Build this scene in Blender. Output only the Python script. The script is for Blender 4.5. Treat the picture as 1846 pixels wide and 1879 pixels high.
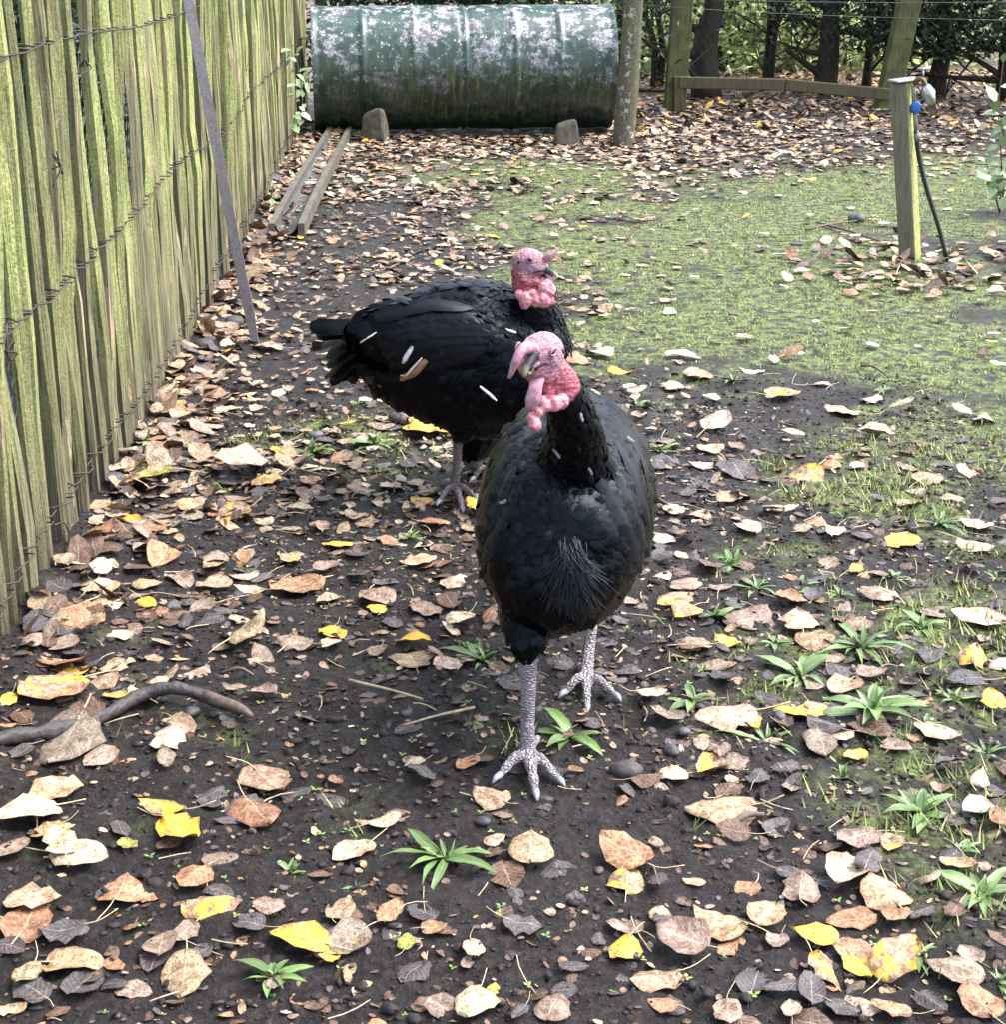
import bpy, math
import numpy as np
from mathutils import Vector, Matrix
from mathutils.bvhtree import BVHTree

for o in list(bpy.data.objects):
    bpy.data.objects.remove(o)
S = bpy.context.scene
COL = S.collection

# ------------------------------------------------------------------ camera
FPX, IW, IH = 3000.0, 1846.0, 1879.0        # focal length in photo pixels
CAMH = 1.6
PITCH = math.atan(1070.0 / FPX)
cam = bpy.data.cameras.new('camera')
cam.sensor_fit = 'HORIZONTAL'
cam.sensor_width = 36.0
cam.lens = 36.0 * FPX / IW
cam.clip_start, cam.clip_end = 0.05, 2000.0
camo = bpy.data.objects.new('camera', cam)
COL.objects.link(camo)
camo.location = (0, 0, CAMH)
camo.rotation_euler = (math.pi / 2 - PITCH, 0, 0)
S.camera = camo

# ------------------------------------------------------------------ light
SUN_DIR = Vector((0.62, 0.10, 0.95)).normalized()      # towards the sun
world = bpy.data.worlds.new('World')
S.world = world
world.use_nodes = True
wn = world.node_tree
bg = wn.nodes['Background']
sky = wn.nodes.new('ShaderNodeTexSky')
sky.sky_type = 'NISHITA'
sky.sun_disc = False
sky.sun_elevation = math.asin(SUN_DIR.z)
sky.sun_rotation = math.atan2(SUN_DIR.x, SUN_DIR.y)
sky.air_density, sky.dust_density, sky.ozone_density = 1.0, 3.0, 1.0
hs = wn.nodes.new('ShaderNodeHueSaturation')
hs.inputs['Saturation'].default_value = 0.62            # an overcast, nearly white sky
wn.links.new(sky.outputs[0], hs.inputs['Color'])
wn.links.new(hs.outputs[0], bg.inputs['Color'])
bg.inputs['Strength'].default_value = 0.15
sun = bpy.data.lights.new('sun', 'SUN')
sun.energy = 1.3
sun.angle = math.radians(38)
sun.color = (1.0, 0.98, 0.95)
suno = bpy.data.objects.new('sun', sun)
COL.objects.link(suno)
suno.rotation_euler = (-SUN_DIR).to_track_quat('-Z', 'Y').to_euler()
S.view_settings.view_transform = 'Standard'
S.view_settings.look = 'None'
S.view_settings.gamma = 1.0
S.view_settings.use_curve_mapping = False
S.view_settings.exposure = 2.0
S.cycles.max_bounces = 4
S.cycles.diffuse_bounces = 2
S.cycles.glossy_bounces = 2
S.cycles.transmission_bounces = 1
S.cycles.caustics_reflective = False
S.cycles.caustics_refractive = False

# ------------------------------------------------------------------ helpers
RNG = np.random.default_rng(7)
CP, SP = math.cos(PITCH), math.sin(PITCH)

def ray(px, py):
    u, v = (px - IW / 2) / FPX, (IH / 2 - py) / FPX
    return np.array([u, CP + v * SP, -SP + v * CP])

def W(px, py, Y):
    """world point of the plane y = Y that the photograph shows at a pixel"""
    d = ray(px, py)
    t = Y / d[1]
    return np.array([d[0] * t, Y, CAMH + d[2] * t])

def zc(p):
    return p[1] * CP + (CAMH - p[2]) * SP

def vnoise(x, y, seed=0):
    x = np.asarray(x, float); y = np.asarray(y, float)
    xi = np.floor(x).astype(np.int64); yi = np.floor(y).astype(np.int64)
    fx, fy = x - xi, y - yi
    fx = fx * fx * (3 - 2 * fx); fy = fy * fy * (3 - 2 * fy)
    def h(a, b):
        n = (a * 374761393 + b * 668265263 + seed * 974711) & 0xffffffff
        n = ((n ^ (n >> 13)) * 1274126177) & 0xffffffff
        return ((n ^ (n >> 16)) & 0xffff) / 65535.0
    return (h(xi, yi) * (1 - fx) + h(xi + 1, yi) * fx) * (1 - fy) + (h(xi, yi + 1) * (1 - fx) + h(xi + 1, yi + 1) * fx) * fy

def sstep(a, b, x):
    t = np.clip((np.asarray(x, float) - a) / (b - a), 0, 1)
    return t * t * (3 - 2 * t)

FY = [0.0, 2.0, 3.6, 5.65, 8.3, 11.0, 13.0, 14.7]
FX = [-1.05, -1.11, -1.17, -1.25, -1.37, -1.53, -1.66, -1.72]
def fence_x(y):
    return np.interp(y, FY, FX)

def H(x, y):
    """height of the ground"""
    x = np.asarray(x, float); y = np.asarray(y, float)
    far = sstep(9, 4, y) * 0.75 + 0.25
    z = 0.03 * (vnoise(x * .7, y * .7, 1) - .5)
    z = z + far * (0.016 * (vnoise(x * 4.1, y * 4.1, 2) - .5) + 0.016 * (vnoise(x * 11, y * 11, 3) - .5)
                   + 0.014 * (vnoise(x * 27, y * 27, 4) - .5) + 0.010 * (vnoise(x * 55, y * 55, 5) - .5))
    z = z + 0.05 * np.exp(-((x - fence_x(y)) / .22) ** 2) * sstep(16, 14, y)
    z = z + 0.04 * sstep(14.6, 15.8, y) * sstep(.6, 1.2, x)
    return z

def G(px, py):
    """ground point that the photograph shows at a pixel"""
    d = ray(px, py)
    t = -CAMH / d[2]
    for _ in range(12):
        t = (float(H(d[0] * t, d[1] * t)) - CAMH) / d[2]
    p = d * t
    return np.array([p[0], p[1], CAMH + p[2]])

def np_mesh(name, V, F, uv=None, tint=None, smooth=True, extra=None):
    """mesh from vertex array, face array (n x 3 or n x 4) or a list of such arrays"""
    V = np.asarray(V, np.float32)
    Fs = F if isinstance(F, list) else [F]
    Fs = [np.asarray(f, np.int32) for f in Fs if len(f)]
    me = bpy.data.meshes.new(name)
    loops = np.concatenate([f.ravel() for f in Fs])
    tot = np.concatenate([np.full(len(f), f.shape[1], np.int32) for f in Fs])
    st = np.concatenate([[0], np.cumsum(tot)[:-1]]).astype(np.int32)
    me.vertices.add(len(V)); me.vertices.foreach_set('co', V.ravel())
    me.loops.add(len(loops)); me.loops.foreach_set('vertex_index', loops)
    me.polygons.add(len(tot)); me.polygons.foreach_set('loop_start', st)
    me.polygons.foreach_set('loop_total', tot)
    me.polygons.foreach_set('use_smooth', np.full(len(tot), bool(smooth)))
    if uv is not None:
        l = me.uv_layers.new(name='uv')
        l.data.foreach_set('uv', np.asarray(uv, np.float32)[loops].ravel())
    if tint is not None:
        a = me.attributes.new('tint', 'FLOAT_COLOR', 'POINT')
        a.data.foreach_set('color', np.asarray(tint, np.float32).ravel())
    if extra:
        for k, v in extra.items():
            a = me.attributes.new(k, 'FLOAT', 'POINT')
            a.data.foreach_set('value', np.asarray(v, np.float32).ravel())
    me.update(); me.validate()
    return me

def obj(name, me, mat=None, parent=None, label=None, cat=None, group=None, kind=None):
    o = bpy.data.objects.new(name, me)
    COL.objects.link(o)
    if mat is not None and me is not None and len(me.materials) == 0:
        me.materials.append(mat)
    if parent is not None:
        o.parent = parent
    for k, v in (('label', label), ('category', cat), ('group', group), ('kind', kind)):
        if v:
            o[k] = v
    return o

def root(name, loc, label, cat, group=None):
    o = obj(name, None, label=label, cat=cat, group=group)
    o.location = loc
    return o

class MB:
    """collects shapes for one mesh; world coordinates, rebased on an origin at build time"""
    def __init__(s):
        s.V, s.Q, s.T, s.UV = [], [], [], []
        s.n = 0
    def add(s, V, Q=(), T=(), uv=None):
        V = np.asarray(V, float)
        s.V.append(V)
        if len(Q): s.Q.append(np.asarray(Q) + s.n)
        if len(T): s.T.append(np.asarray(T) + s.n)
        s.UV.append(np.zeros((len(V), 2)) if uv is None else uv)
        s.n += len(V)
    def tube(s, P, R, k=8, caps=True, flat=1.0, up=(0, 0, 1), wob=0, rng=RNG):
        """tube along points P with radii R; flat squeezes it along its second axis"""
        P = np.asarray(P, float); n = len(P)
        R = np.broadcast_to(np.asarray(R, float), (n,)) if np.ndim(R) < 2 else np.asarray(R)
        T = np.gradient(P, axis=0); T /= np.linalg.norm(T, axis=1)[:, None] + 1e-12
        u = np.asarray(up, float)
        if abs(np.dot(u, T[0])) > .95: u = np.array([1.0, .1, 0])
        V, uv = [], []
        a = np.arange(k) * 2 * np.pi / k
        for i in range(n):
            b = u - T[i] * np.dot(u, T[i]); b /= np.linalg.norm(b) + 1e-12
            c = np.cross(T[i], b); u = b
            r = R[i] * (1 + wob * (rng.random(k) - .5) * 2) if wob else np.full(k, R[i])
            V.append(P[i] + np.outer(np.cos(a) * r, c) + np.outer(np.sin(a) * r * flat, b))
            uv.append(np.stack([a / (2 * np.pi), np.full(k, i / max(1, n - 1))], 1))
        V = np.concatenate(V); uv = np.concatenate(uv)
        Q = [(i * k + j, i * k + (j + 1) % k, (i + 1) * k + (j + 1) % k, (i + 1) * k + j) for i in range(n - 1) for j in range(k)]
        Tt = []
        if caps:
            V = np.vstack([V, P[0], P[-1]]); uv = np.vstack([uv, [[.5, 0], [.5, 1]]])
            Tt = [(n * k, (j + 1) % k, j) for j in range(k)] + [(n * k + 1, (n - 1) * k + j, (n - 1) * k + (j + 1) % k) for j in range(k)]
        s.add(V, Q, Tt, uv)
        return s
    def box(s, c, size, M=None, bev=0.0):
        """box, optionally with chamfered edges"""
        h = np.asarray(size, float) / 2
        if bev <= 0:
            V = np.array([[x, y, z] for x in (-1, 1) for y in (-1, 1) for z in (-1, 1)]) * h
            Q = [(0, 1, 3, 2), (4, 6, 7, 5), (0, 4, 5, 1), (2, 3, 7, 6), (0, 2, 6, 4), (1, 5, 7, 3)]
            T = []
        else:
            ring = lambda z, b: [[-h[0] + b, -h[1], z], [h[0] - b, -h[1], z], [h[0], -h[1] + b, z], [h[0], h[1] - b, z],
                                 [h[0] - b, h[1], z], [-h[0] + b, h[1], z], [-h[0], h[1] - b, z], [-h[0], -h[1] + b, z]]
            top = lambda z: [[p[0] * (1 - bev / h[0]), p[1] * (1 - bev / h[1]), z] for p in ring(z, bev)]
            V = np.array(top(-h[2]) + ring(-h[2] + bev, bev) + ring(h[2] - bev, bev) + top(h[2]) + [[0, 0, -h[2]], [0, 0, h[2]]])
            Q = [(i * 8 + j, i * 8 + (j + 1) % 8, (i + 1) * 8 + (j + 1) % 8, (i + 1) * 8 + j) for i in range(3) for j in range(8)]
            T = [(32, (j + 1) % 8, j) for j in range(8)] + [(33, 24 + j, 24 + (j + 1) % 8) for j in range(8)]
        if M is not None: V = V @ np.asarray(M, float).T
        s.add(V + np.asarray(c, float), Q, T)
        return s
    def ball(s, c, r, seg=12, rings=8, M=None):
        r = np.broadcast_to(np.asarray(r, float), (3,))
        V = [[0, 0, 1]]
        for i in range(1, rings):
            t = math.pi * i / rings
            V += [[math.sin(t) * math.cos(2 * math.pi * j / seg), math.sin(t) * math.sin(2 * math.pi * j / seg), math.cos(t)] for j in range(seg)]
        V.append([0, 0, -1]); V = np.array(V) * r
        if M is not None: V = V @ np.asarray(M, float).T
        Q = [(1 + i * seg + j, 1 + (i + 1) * seg + j, 1 + (i + 1) * seg + (j + 1) % seg, 1 + i * seg + (j + 1) % seg) for i in range(rings - 2) for j in range(seg)]
        e = len(V) - 1
        T = [(0, 1 + j, 1 + (j + 1) % seg) for j in range(seg)] + [(e, 1 + (rings - 2) * seg + (j + 1) % seg, 1 + (rings - 2) * seg + j) for j in range(seg)]
        s.add(V + np.asarray(c, float), Q, T)
        return s
    def mesh(s, name, origin=(0, 0, 0), smooth=True, tint=None):
        V = np.concatenate(s.V) - np.asarray(origin, float)
        F = []
        if s.Q: F.append(np.concatenate(s.Q))
        if s.T: F.append(np.concatenate(s.T))
        return np_mesh(name, V, F, uv=np.concatenate(s.UV), smooth=smooth, tint=tint)
    def build(s, name, mat, parent=None, origin=None, smooth=True, **kw):
        if origin is None:
            origin = tuple(parent.location) if parent is not None and parent.type == 'EMPTY' else (0, 0, 0)
        return obj(name, s.mesh(name, origin, smooth), mat, parent, **kw)

def rotz(a):
    c, s = math.cos(a), math.sin(a)
    return np.array([[c, -s, 0], [s, c, 0], [0, 0, 1.0]])
def rotx(a):
    c, s = math.cos(a), math.sin(a)
    return np.array([[1, 0, 0], [0, c, -s], [0, s, c]])
def roty(a):
    c, s = math.cos(a), math.sin(a)
    return np.array([[c, 0, s], [0, 1, 0], [-s, 0, c]])
def spline(P, n):
    """smooth resampling of a polyline (Catmull-Rom)"""
    P = np.asarray(P, float)
    E = np.vstack([2 * P[0] - P[1], P, 2 * P[-1] - P[-2]])
    out = []
    for t in np.linspace(0, len(P) - 1 - 1e-9, n):
        i = int(t); f = t - i
        a, b, c, d = E[i:i + 4]
        out.append(.5 * (2 * b + (c - a) * f + (2 * a - 5 * b + 4 * c - d) * f * f + (3 * b - a - 3 * c + d) * f ** 3))
    return np.array(out)

# ------------------------------------------------------------------ materials
def nd(nt, typ, ins=None, **at):
    x = nt.nodes.new(typ)
    for k, v in at.items(): setattr(x, k, v)
    for k, v in (ins or {}).items():
        sk = x.inputs[k]
        if isinstance(v, bpy.types.NodeSocket): nt.links.new(v, sk)
        else: sk.default_value = v
    return x
def mth(nt, op, a, b=0.0, clamp=False):
    return nd(nt, 'ShaderNodeMath', {0: a, 1: b}, operation=op, use_clamp=clamp).outputs[0]
def c4(c): return tuple(c) if len(c) == 4 else (c[0], c[1], c[2], 1.0)
def mix(nt, f, a, b, blend='MIX'):
    x = nt.nodes.new('ShaderNodeMix'); x.data_type = 'RGBA'; x.blend_type = blend
    for i, v in ((0, f), (6, a), (7, b)):
        if isinstance(v, bpy.types.NodeSocket): nt.links.new(v, x.inputs[i])
        else: x.inputs[i].default_value = v if i == 0 else c4(v)
    return x.outputs[2]
def ramp(nt, f, stops):
    x = nd(nt, 'ShaderNodeValToRGB', {'Fac': f})
    e = x.color_ramp.elements
    while len(e) > 1: e.remove(e[-1])
    e[0].position, e[0].color = stops[0][0], c4(stops[0][1] if not np.isscalar(stops[0][1]) else (stops[0][1],) * 3)
    for p, c in stops[1:]:
        q = e.new(p); q.color = c4(c if not np.isscalar(c) else (c,) * 3)
    return x.outputs[0]
def noise(nt, vec, scale, detail=3.0, rough=.55, dist=0.0):
    return nd(nt, 'ShaderNodeTexNoise', {'Vector': vec, 'Scale': scale, 'Detail': detail, 'Roughness': rough, 'Distortion': dist}).outputs['Fac']
def voro(nt, vec, scale, feature='F1', out='Distance', rnd=1.0):
    return nd(nt, 'ShaderNodeTexVoronoi', {'Vector': vec, 'Scale': scale, 'Randomness': rnd}, feature=feature).outputs[out]
def stretch(nt, vec, s):
    return nd(nt, 'ShaderNodeVectorMath', {0: vec, 1: s}, operation='MULTIPLY').outputs[0]
def bump(nt, h, strength=.5, dist=.01, normal=None):
    i = {'Height': h, 'Strength': strength, 'Distance': dist}
    if normal is not None: i['Normal'] = normal
    return nd(nt, 'ShaderNodeBump', i).outputs[0]
def mat(name):
    m = bpy.data.materials.new(name); m.use_nodes = True
    nt = m.node_tree
    b = nt.nodes['Principled BSDF']
    pos = nt.nodes.new('ShaderNodeNewGeometry').outputs['Position']
    return m, nt, b, pos
def setp(nt, b, **k):
    for n, v in k.items():
        s = b.inputs[n.replace('_', ' ')]
        if isinstance(v, bpy.types.NodeSocket): nt.links.new(v, s)
        elif isinstance(v, tuple): s.default_value = c4(v) if s.type == 'RGBA' else v
        else: s.default_value = v
def simple(name, col, rough=.6, spec=.5, metal=0.0, var=.25, scale=30.0, bumpd=.002):
    m, nt, b, pos = mat(name)
    n = noise(nt, pos, scale, 4)
    k = ramp(nt, n, [(.25, 1 - var), (.75, 1 + var)])
    setp(nt, b, Base_Color=mix(nt, 1.0, col, k, 'MULTIPLY'), Roughness=rough, Specular_IOR_Level=spec, Metallic=metal,
         Normal=bump(nt, n, .5, bumpd))
    return m

def attr(nt, name, out='Color'):
    return nd(nt, 'ShaderNodeAttribute', attribute_name=name).outputs[out]

# soil: dark, damp, crumbly; moss and trodden litter follow where they grow
m_soil, nt, b, pos = mat('soil')
n1 = noise(nt, pos, 5.0, 5, .6); n2 = noise(nt, pos, 60.0, 6, .65); n3 = noise(nt, pos, 260.0, 3, .6)
base = ramp(nt, n2, [(.30, (.006, .0042, .0038)), (.5, (.021, .0155, .0145)), (.66, (.056, .044, .041))])
base = mix(nt, ramp(nt, n1, [(.45, 0), (.7, .4)]), base, (.038, .033, .034))
moss = attr(nt, 'moss', 'Fac'); lit = attr(nt, 'litter', 'Fac')
mossc = ramp(nt, n2, [(.25, (.045, .058, .016)), (.45, (.165, .22, .056)), (.7, (.36, .42, .13))])
mm = mth(nt, 'MULTIPLY', moss, ramp(nt, noise(nt, pos, 18.0, 6, .75), [(.42, 0), (.57, 1)]))
base = mix(nt, mm, base, mossc)
lc = ramp(nt, noise(nt, pos, 16.0, 5, .8), [(.3, (.02, .014, .01)), (.5, (.12, .08, .05)), (.62, (.30, .22, .15)), (.75, (.48, .40, .30))])
base = mix(nt, lit, base, lc)
rg = ramp(nt, noise(nt, pos, 9.0, 3), [(.35, .34), (.65, .78)])
n4 = noise(nt, pos, 120.0, 5, .7)
hh = mth(nt, 'ADD', mth(nt, 'MULTIPLY', n2, .55), mth(nt, 'ADD', mth(nt, 'MULTIPLY', n4, .45), mth(nt, 'MULTIPLY', n3, .2)))
setp(nt, b, Base_Color=base, Roughness=rg, Specular_IOR_Level=.35, Normal=bump(nt, hh, 1.0, .024))

m_crumb = simple('soil_crumb', (.026, .021, .021), .75, .3, 0, .5, 70, .004)
m_stone = simple('stone', (.050, .046, .048), .6, .4, 0, .5, 45, .008)
m_slate = simple('slate_stone', (.085, .085, .095), .55, .4, 0, .5, 45, .008)
m_block = simple('block_stone', (.10, .09, .066), .8, .3, 0, .45, 20, .01)

def leaf_material(name, per_object):
    """dry poplar leaf: main colour, blotches, spots, veins; the alpha of the tint is how much yellow is left"""
    m, nt, b, pos = mat(name)
    if per_object:
        oi = nt.nodes.new('ShaderNodeObjectInfo'); col, al = oi.outputs['Color'], oi.outputs['Alpha']
        vec = nd(nt, 'ShaderNodeVectorMath', {0: pos, 1: (0, 0, 0)}, operation='ADD').outputs[0]
    else:
        a = nd(nt, 'ShaderNodeAttribute', attribute_name='tint'); col, al = a.outputs['Color'], a.outputs['Alpha']; vec = pos
    uv = nd(nt, 'ShaderNodeSeparateXYZ', {0: nt.nodes.new('ShaderNodeUVMap').outputs[0]})
    u, v = uv.outputs[0], uv.outputs[1]
    au = mth(nt, 'ABSOLUTE', mth(nt, 'SUBTRACT', u, .5))
    rib = mth(nt, 'LESS_THAN', au, .022)
    sv = mth(nt, 'FRACT', mth(nt, 'MULTIPLY', mth(nt, 'SUBTRACT', v, mth(nt, 'MULTIPLY', au, .75)), 7.0))
    sv = mth(nt, 'LESS_THAN', mth(nt, 'ABSOLUTE', mth(nt, 'SUBTRACT', sv, .5)), .07)
    vein = mth(nt, 'MAXIMUM', rib, mth(nt, 'MULTIPLY', sv, .6))
    nb = noise(nt, vec, 38.0, 5, .65); nf = noise(nt, vec, 160.0, 3, .6)
    nm = noise(nt, vec, 120.0, 4, .7)
    bl = mth(nt, 'ADD', mth(nt, 'MULTIPLY', nb, .55), mth(nt, 'MULTIPLY', nm, .45))
    c = mix(nt, 1.0, col, ramp(nt, bl, [(.34, (1.28, 1.26, 1.22)), (.47, (1, .98, .95)), (.54, (.62, .52, .44)), (.64, (.26, .19, .15))]), 'MULTIPLY')
    c = mix(nt, mth(nt, 'MULTIPLY', ramp(nt, nf, [(.50, 0), (.66, 1)]), .45), c, mix(nt, 1.0, col, (.35, .25, .18), 'MULTIPLY'))
    ym = mth(nt, 'GREATER_THAN', mth(nt, 'ADD', noise(nt, vec, 24.0, 3, .6), mth(nt, 'MULTIPLY', al, .55)), .78)
    c = mix(nt, mth(nt, 'MULTIPLY', ym, .95), c, mix(nt, nf, (.50, .22, .02), (.80, .55, .05)))
    sp = mth(nt, 'MULTIPLY', mth(nt, 'LESS_THAN', voro(nt, vec, 110.0), .21), mth(nt, 'GREATER_THAN', noise(nt, vec, 17.0, 2), .50))
    c = mix(nt, mth(nt, 'MULTIPLY', sp, .8), c, (.035, .018, .010))
    edge = ramp(nt, mth(nt, 'ADD', au, mth(nt, 'MULTIPLY', nb, .14)), [(.47, 0), (.55, .6)])
    c = mix(nt, edge, c, mix(nt, 1.0, col, (.45, .32, .25), 'MULTIPLY'))
    c = mix(nt, mth(nt, 'MULTIPLY', vein, .30), c, mix(nt, .5, col, (.9, .8, .6)))
    h = mth(nt, 'ADD', mth(nt, 'MULTIPLY', vein, .5), nb)
    setp(nt, b, Base_Color=c, Roughness=ramp(nt, nb, [(.3, .32), (.7, .6)]), Specular_IOR_Level=.45, Normal=bump(nt, nm, .8, .006))
    return m
m_leaf = leaf_material('fallen_leaf', True)
m_leafs = leaf_material('leaf_litter', False)
m_stalk = simple('leaf_stalk', (.55, .42, .25), .55, .4, 0, .3, 60, .001)
m_twig = simple('twig', (.14, .10, .085), .75, .3, 0, .5, 60, .002)
m_straw = simple('straw', (.42, .33, .22), .6, .3, 0, .5, 80, .001)

def green_material(name, a, bcol, rough=.38):
    m, nt, b, pos = mat(name)
    uv = nd(nt, 'ShaderNodeSeparateXYZ', {0: nt.nodes.new('ShaderNodeUVMap').outputs[0]})
    au = mth(nt, 'ABSOLUTE', mth(nt, 'SUBTRACT', uv.outputs[0], .5))
    n = noise(nt, pos, 45.0, 4, .6)
    c = mix(nt, n, a, bcol)
    c = mix(nt, mth(nt, 'MULTIPLY', mth(nt, 'LESS_THAN', au, .05), .45), c, (.30, .40, .16))
    rnd = nt.nodes.new('ShaderNodeObjectInfo').outputs['Random']
    c = mix(nt, 1.0, c, ramp(nt, rnd, [(0, .65), (1, 1.35)]), 'MULTIPLY')
    setp(nt, b, Base_Color=c, Roughness=rough, Specular_IOR_Level=.5, Normal=bump(nt, n, .4, .003),
         Transmission_Weight=0.0)
    return m
m_weed = green_material('weed_leaf', (.055, .105, .028), (.16, .25, .075))
m_ivy = green_material('pale_leaf', (.16, .24, .10), (.34, .44, .24))
def tint_material(name, rough=.6, spec=.4):
    m, nt, b, pos = mat(name)
    setp(nt, b, Base_Color=attr(nt, 'tint'), Roughness=rough, Specular_IOR_Level=spec)
    return m
m_grass = tint_material('grass', .55, .3)
m_hedge = tint_material('hedge_leaf', .33, .5)
nt = m_hedge.node_tree                                   # thin leaves let some light through
tr_ = nd(nt, 'ShaderNodeBsdfTranslucent', {'Color': mix(nt, 1.0, attr(nt, 'tint'), (1.5, 1.5, 1.1), 'MULTIPLY')})
mx_ = nd(nt, 'ShaderNodeMixShader', {0: .5, 1: nt.nodes['Principled BSDF'].outputs[0], 2: tr_.outputs[0]})
nt.links.new(mx_.outputs[0], nt.nodes['Material Output'].inputs['Surface'])

# cleft chestnut pales: grey wood under a coat of lime green algae, bare patches where bark fell off
m_pale, nt, b, pos = mat('algae_wood')
rnd = nt.nodes.new('ShaderNodeObjectInfo').outputs['Random']
off = nd(nt, 'ShaderNodeCombineXYZ', {0: mth(nt, 'MULTIPLY', rnd, 37.0), 1: mth(nt, 'MULTIPLY', rnd, 91.0), 2: 0.0}).outputs[0]
tc = nt.nodes.new('ShaderNodeTexCoord').outputs['Object']
vec = nd(nt, 'ShaderNodeVectorMath', {0: tc, 1: off}, operation='ADD').outputs[0]
gr = noise(nt, stretch(nt, vec, (1, 1, .035)), 95.0, 5, .7, .3)
big = noise(nt, stretch(nt, vec, (1, 1, .25)), 14.0, 4, .6)
fine = noise(nt, vec, 130.0, 4, .7)
wood = ramp(nt, gr, [(.28, (.040, .034, .022)), (.5, (.17, .15, .095)), (.72, (.34, .30, .20))])
alg = ramp(nt, fine, [(.28, (.13, .15, .04)), (.5, (.36, .40, .14)), (.72, (.60, .63, .30))])
sep = nd(nt, 'ShaderNodeSeparateXYZ', {0: tc})
low = ramp(nt, sep.outputs[2], [(0.06, 0.0), (.35, .45), (.75, 1.0)])         # splash zone near the soil stays bare
am = mth(nt, 'ADD', mth(nt, 'MULTIPLY', big, .9), mth(nt, 'ADD', mth(nt, 'MULTIPLY', gr, .35), mth(nt, 'MULTIPLY', rnd, .34)))
am = mth(nt, 'MULTIPLY', ramp(nt, am, [(.60, .08), (.92, .95)]), low)
c = mix(nt, am, wood, alg)
bare = ramp(nt, noise(nt, stretch(nt, vec, (1, 1, .16)), 20.0, 4, .6, .5), [(.635, 0), (.66, 1)])
c = mix(nt, bare, c, ramp(nt, gr, [(.3, (.26, .13, .06)), (.6, (.60, .46, .32))]))
c = mix(nt, ramp(nt, gr, [(.30, .9), (.40, 0)]), c, (.028, .026, .014))
setp(nt, b, Base_Color=c, Roughness=.8, Specular_IOR_Level=.25,
     Normal=bump(nt, mth(nt, 'ADD', gr, mth(nt, 'MULTIPLY', fine, .35)), 1.0, .014))

def wood_material(name, dark, light, algae, amount):
    m, nt, b, pos = mat(name)
    g = noise(nt, stretch(nt, pos, (1, 1, .06)), 70.0, 5, .7, .3)
    n = noise(nt, pos, 9.0, 4, .6)
    c = ramp(nt, g, [(.28, dark), (.72, light)])
    c = mix(nt, mth(nt, 'MULTIPLY', ramp(nt, n, [(.35, 0), (.6, 1)]), amount), c, mix(nt, g, algae, tuple(min(1, x * 1.6) for x in algae[:3])))
    setp(nt, b, Base_Color=c, Roughness=.82, Specular_IOR_Level=.25, Normal=bump(nt, g, .7, .008))
    return m
m_post = wood_material('green_post', (.035, .033, .02), (.11, .105, .06), (.10, .115, .03), .7)
m_rail = wood_material('rail_wood', (.035, .028, .018), (.12, .10, .068), (.07, .075, .028), .4)
m_tap, nt, b, pos = mat('tap_post_wood')
g = noise(nt, stretch(nt, pos, (1, 1, .06)), 80.0, 5, .7, .3); n = noise(nt, pos, 40.0, 4, .6)
nx_ = nd(nt, 'ShaderNodeSeparateXYZ', {0: nt.nodes.new('ShaderNodeTexCoord').outputs['Normal']}).outputs[0]
c = ramp(nt, g, [(.28, (.085, .08, .062)), (.72, (.21, .20, .16))])
side = mth(nt, 'MULTIPLY', ramp(nt, nx_, [(.2, .06), (.5, .92)]), ramp(nt, n, [(.3, .7), (.5, 1)]))       # lime green on the right face, greyer elsewhere
c = mix(nt, side, c, ramp(nt, n, [(.3, (.25, .27, .075)), (.7, (.50, .53, .20))]))
setp(nt, b, Base_Color=c, Roughness=.82, Specular_IOR_Level=.25, Normal=bump(nt, g, .5, .004))
m_bark = wood_material('dark_bark', (.012, .010, .009), (.050, .042, .036), (.03, .035, .015), .4)
m_branch = simple('wet_branch', (.048, .042, .043), .6, .4, 0, .6, 60, .012)
# round post: grey bark with pale lichen blotches
m_lich, nt, b, pos = mat('lichen_bark')
n1 = noise(nt, pos, 14.0, 5, .7); n2 = noise(nt, pos, 60.0, 4, .7)
c = ramp(nt, n2, [(.3, (.05, .047, .035)), (.7, (.17, .16, .115))])
c = mix(nt, ramp(nt, n1, [(.56, 0), (.62, 1)]), c, (.42, .42, .36))
c = mix(nt, ramp(nt, noise(nt, pos, 5.0, 3), [(.5, 0), (.7, .6)]), c, (.13, .14, .05))
setp(nt, b, Base_Color=c, Roughness=.85, Specular_IOR_Level=.2, Normal=bump(nt, n2, .8, .01))

m_wire = simple('wire', (.16, .16, .17), .45, .5, .7, .3, 50, .0005)
m_wirek = simple('rusty_wire', (.055, .045, .04), .6, .4, .3, .3, 50, .0005)
# flat bar: dull mill scale with fine rust
m_bar, nt, b, pos = mat('rusty_bar')
n1 = noise(nt, pos, 90.0, 5, .75); n2 = noise(nt, pos, 12.0, 3)
c = ramp(nt, n1, [(.3, (.085, .075, .085)), (.55, (.17, .155, .175)), (.75, (.27, .25, .27))])
c = mix(nt, ramp(nt, n2, [(.5, 0), (.75, .5)]), c, (.14, .09, .07))
setp(nt, b, Base_Color=c, Roughness=.6, Metallic=.1, Normal=bump(nt, n1, .3, .001))
m_trough = simple('weathered_steel', (.11, .115, .115), .45, .5, .35, .45, 14, .003)
m_troughr = simple('rim_steel', (.12, .105, .085), .55, .5, .2, .5, 12, .003)
m_rubber = simple('black_pipe', (.012, .016, .015), .35, .5, 0, .3, 40, .001)
m_blue = simple('blue_plastic', (.02, .16, .55), .35, .5, 0, .15, 40, .001)
m_brass = simple('old_brass', (.16, .12, .07), .4, .5, .7, .3, 60, .001)
m_silver = simple('silver_wrap', (.42, .45, .47), .28, .6, .8, .3, 40, .006)
m_capm = simple('post_cap', (.20, .20, .18), .5, .5, .2, .3, 30, .002)
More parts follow.
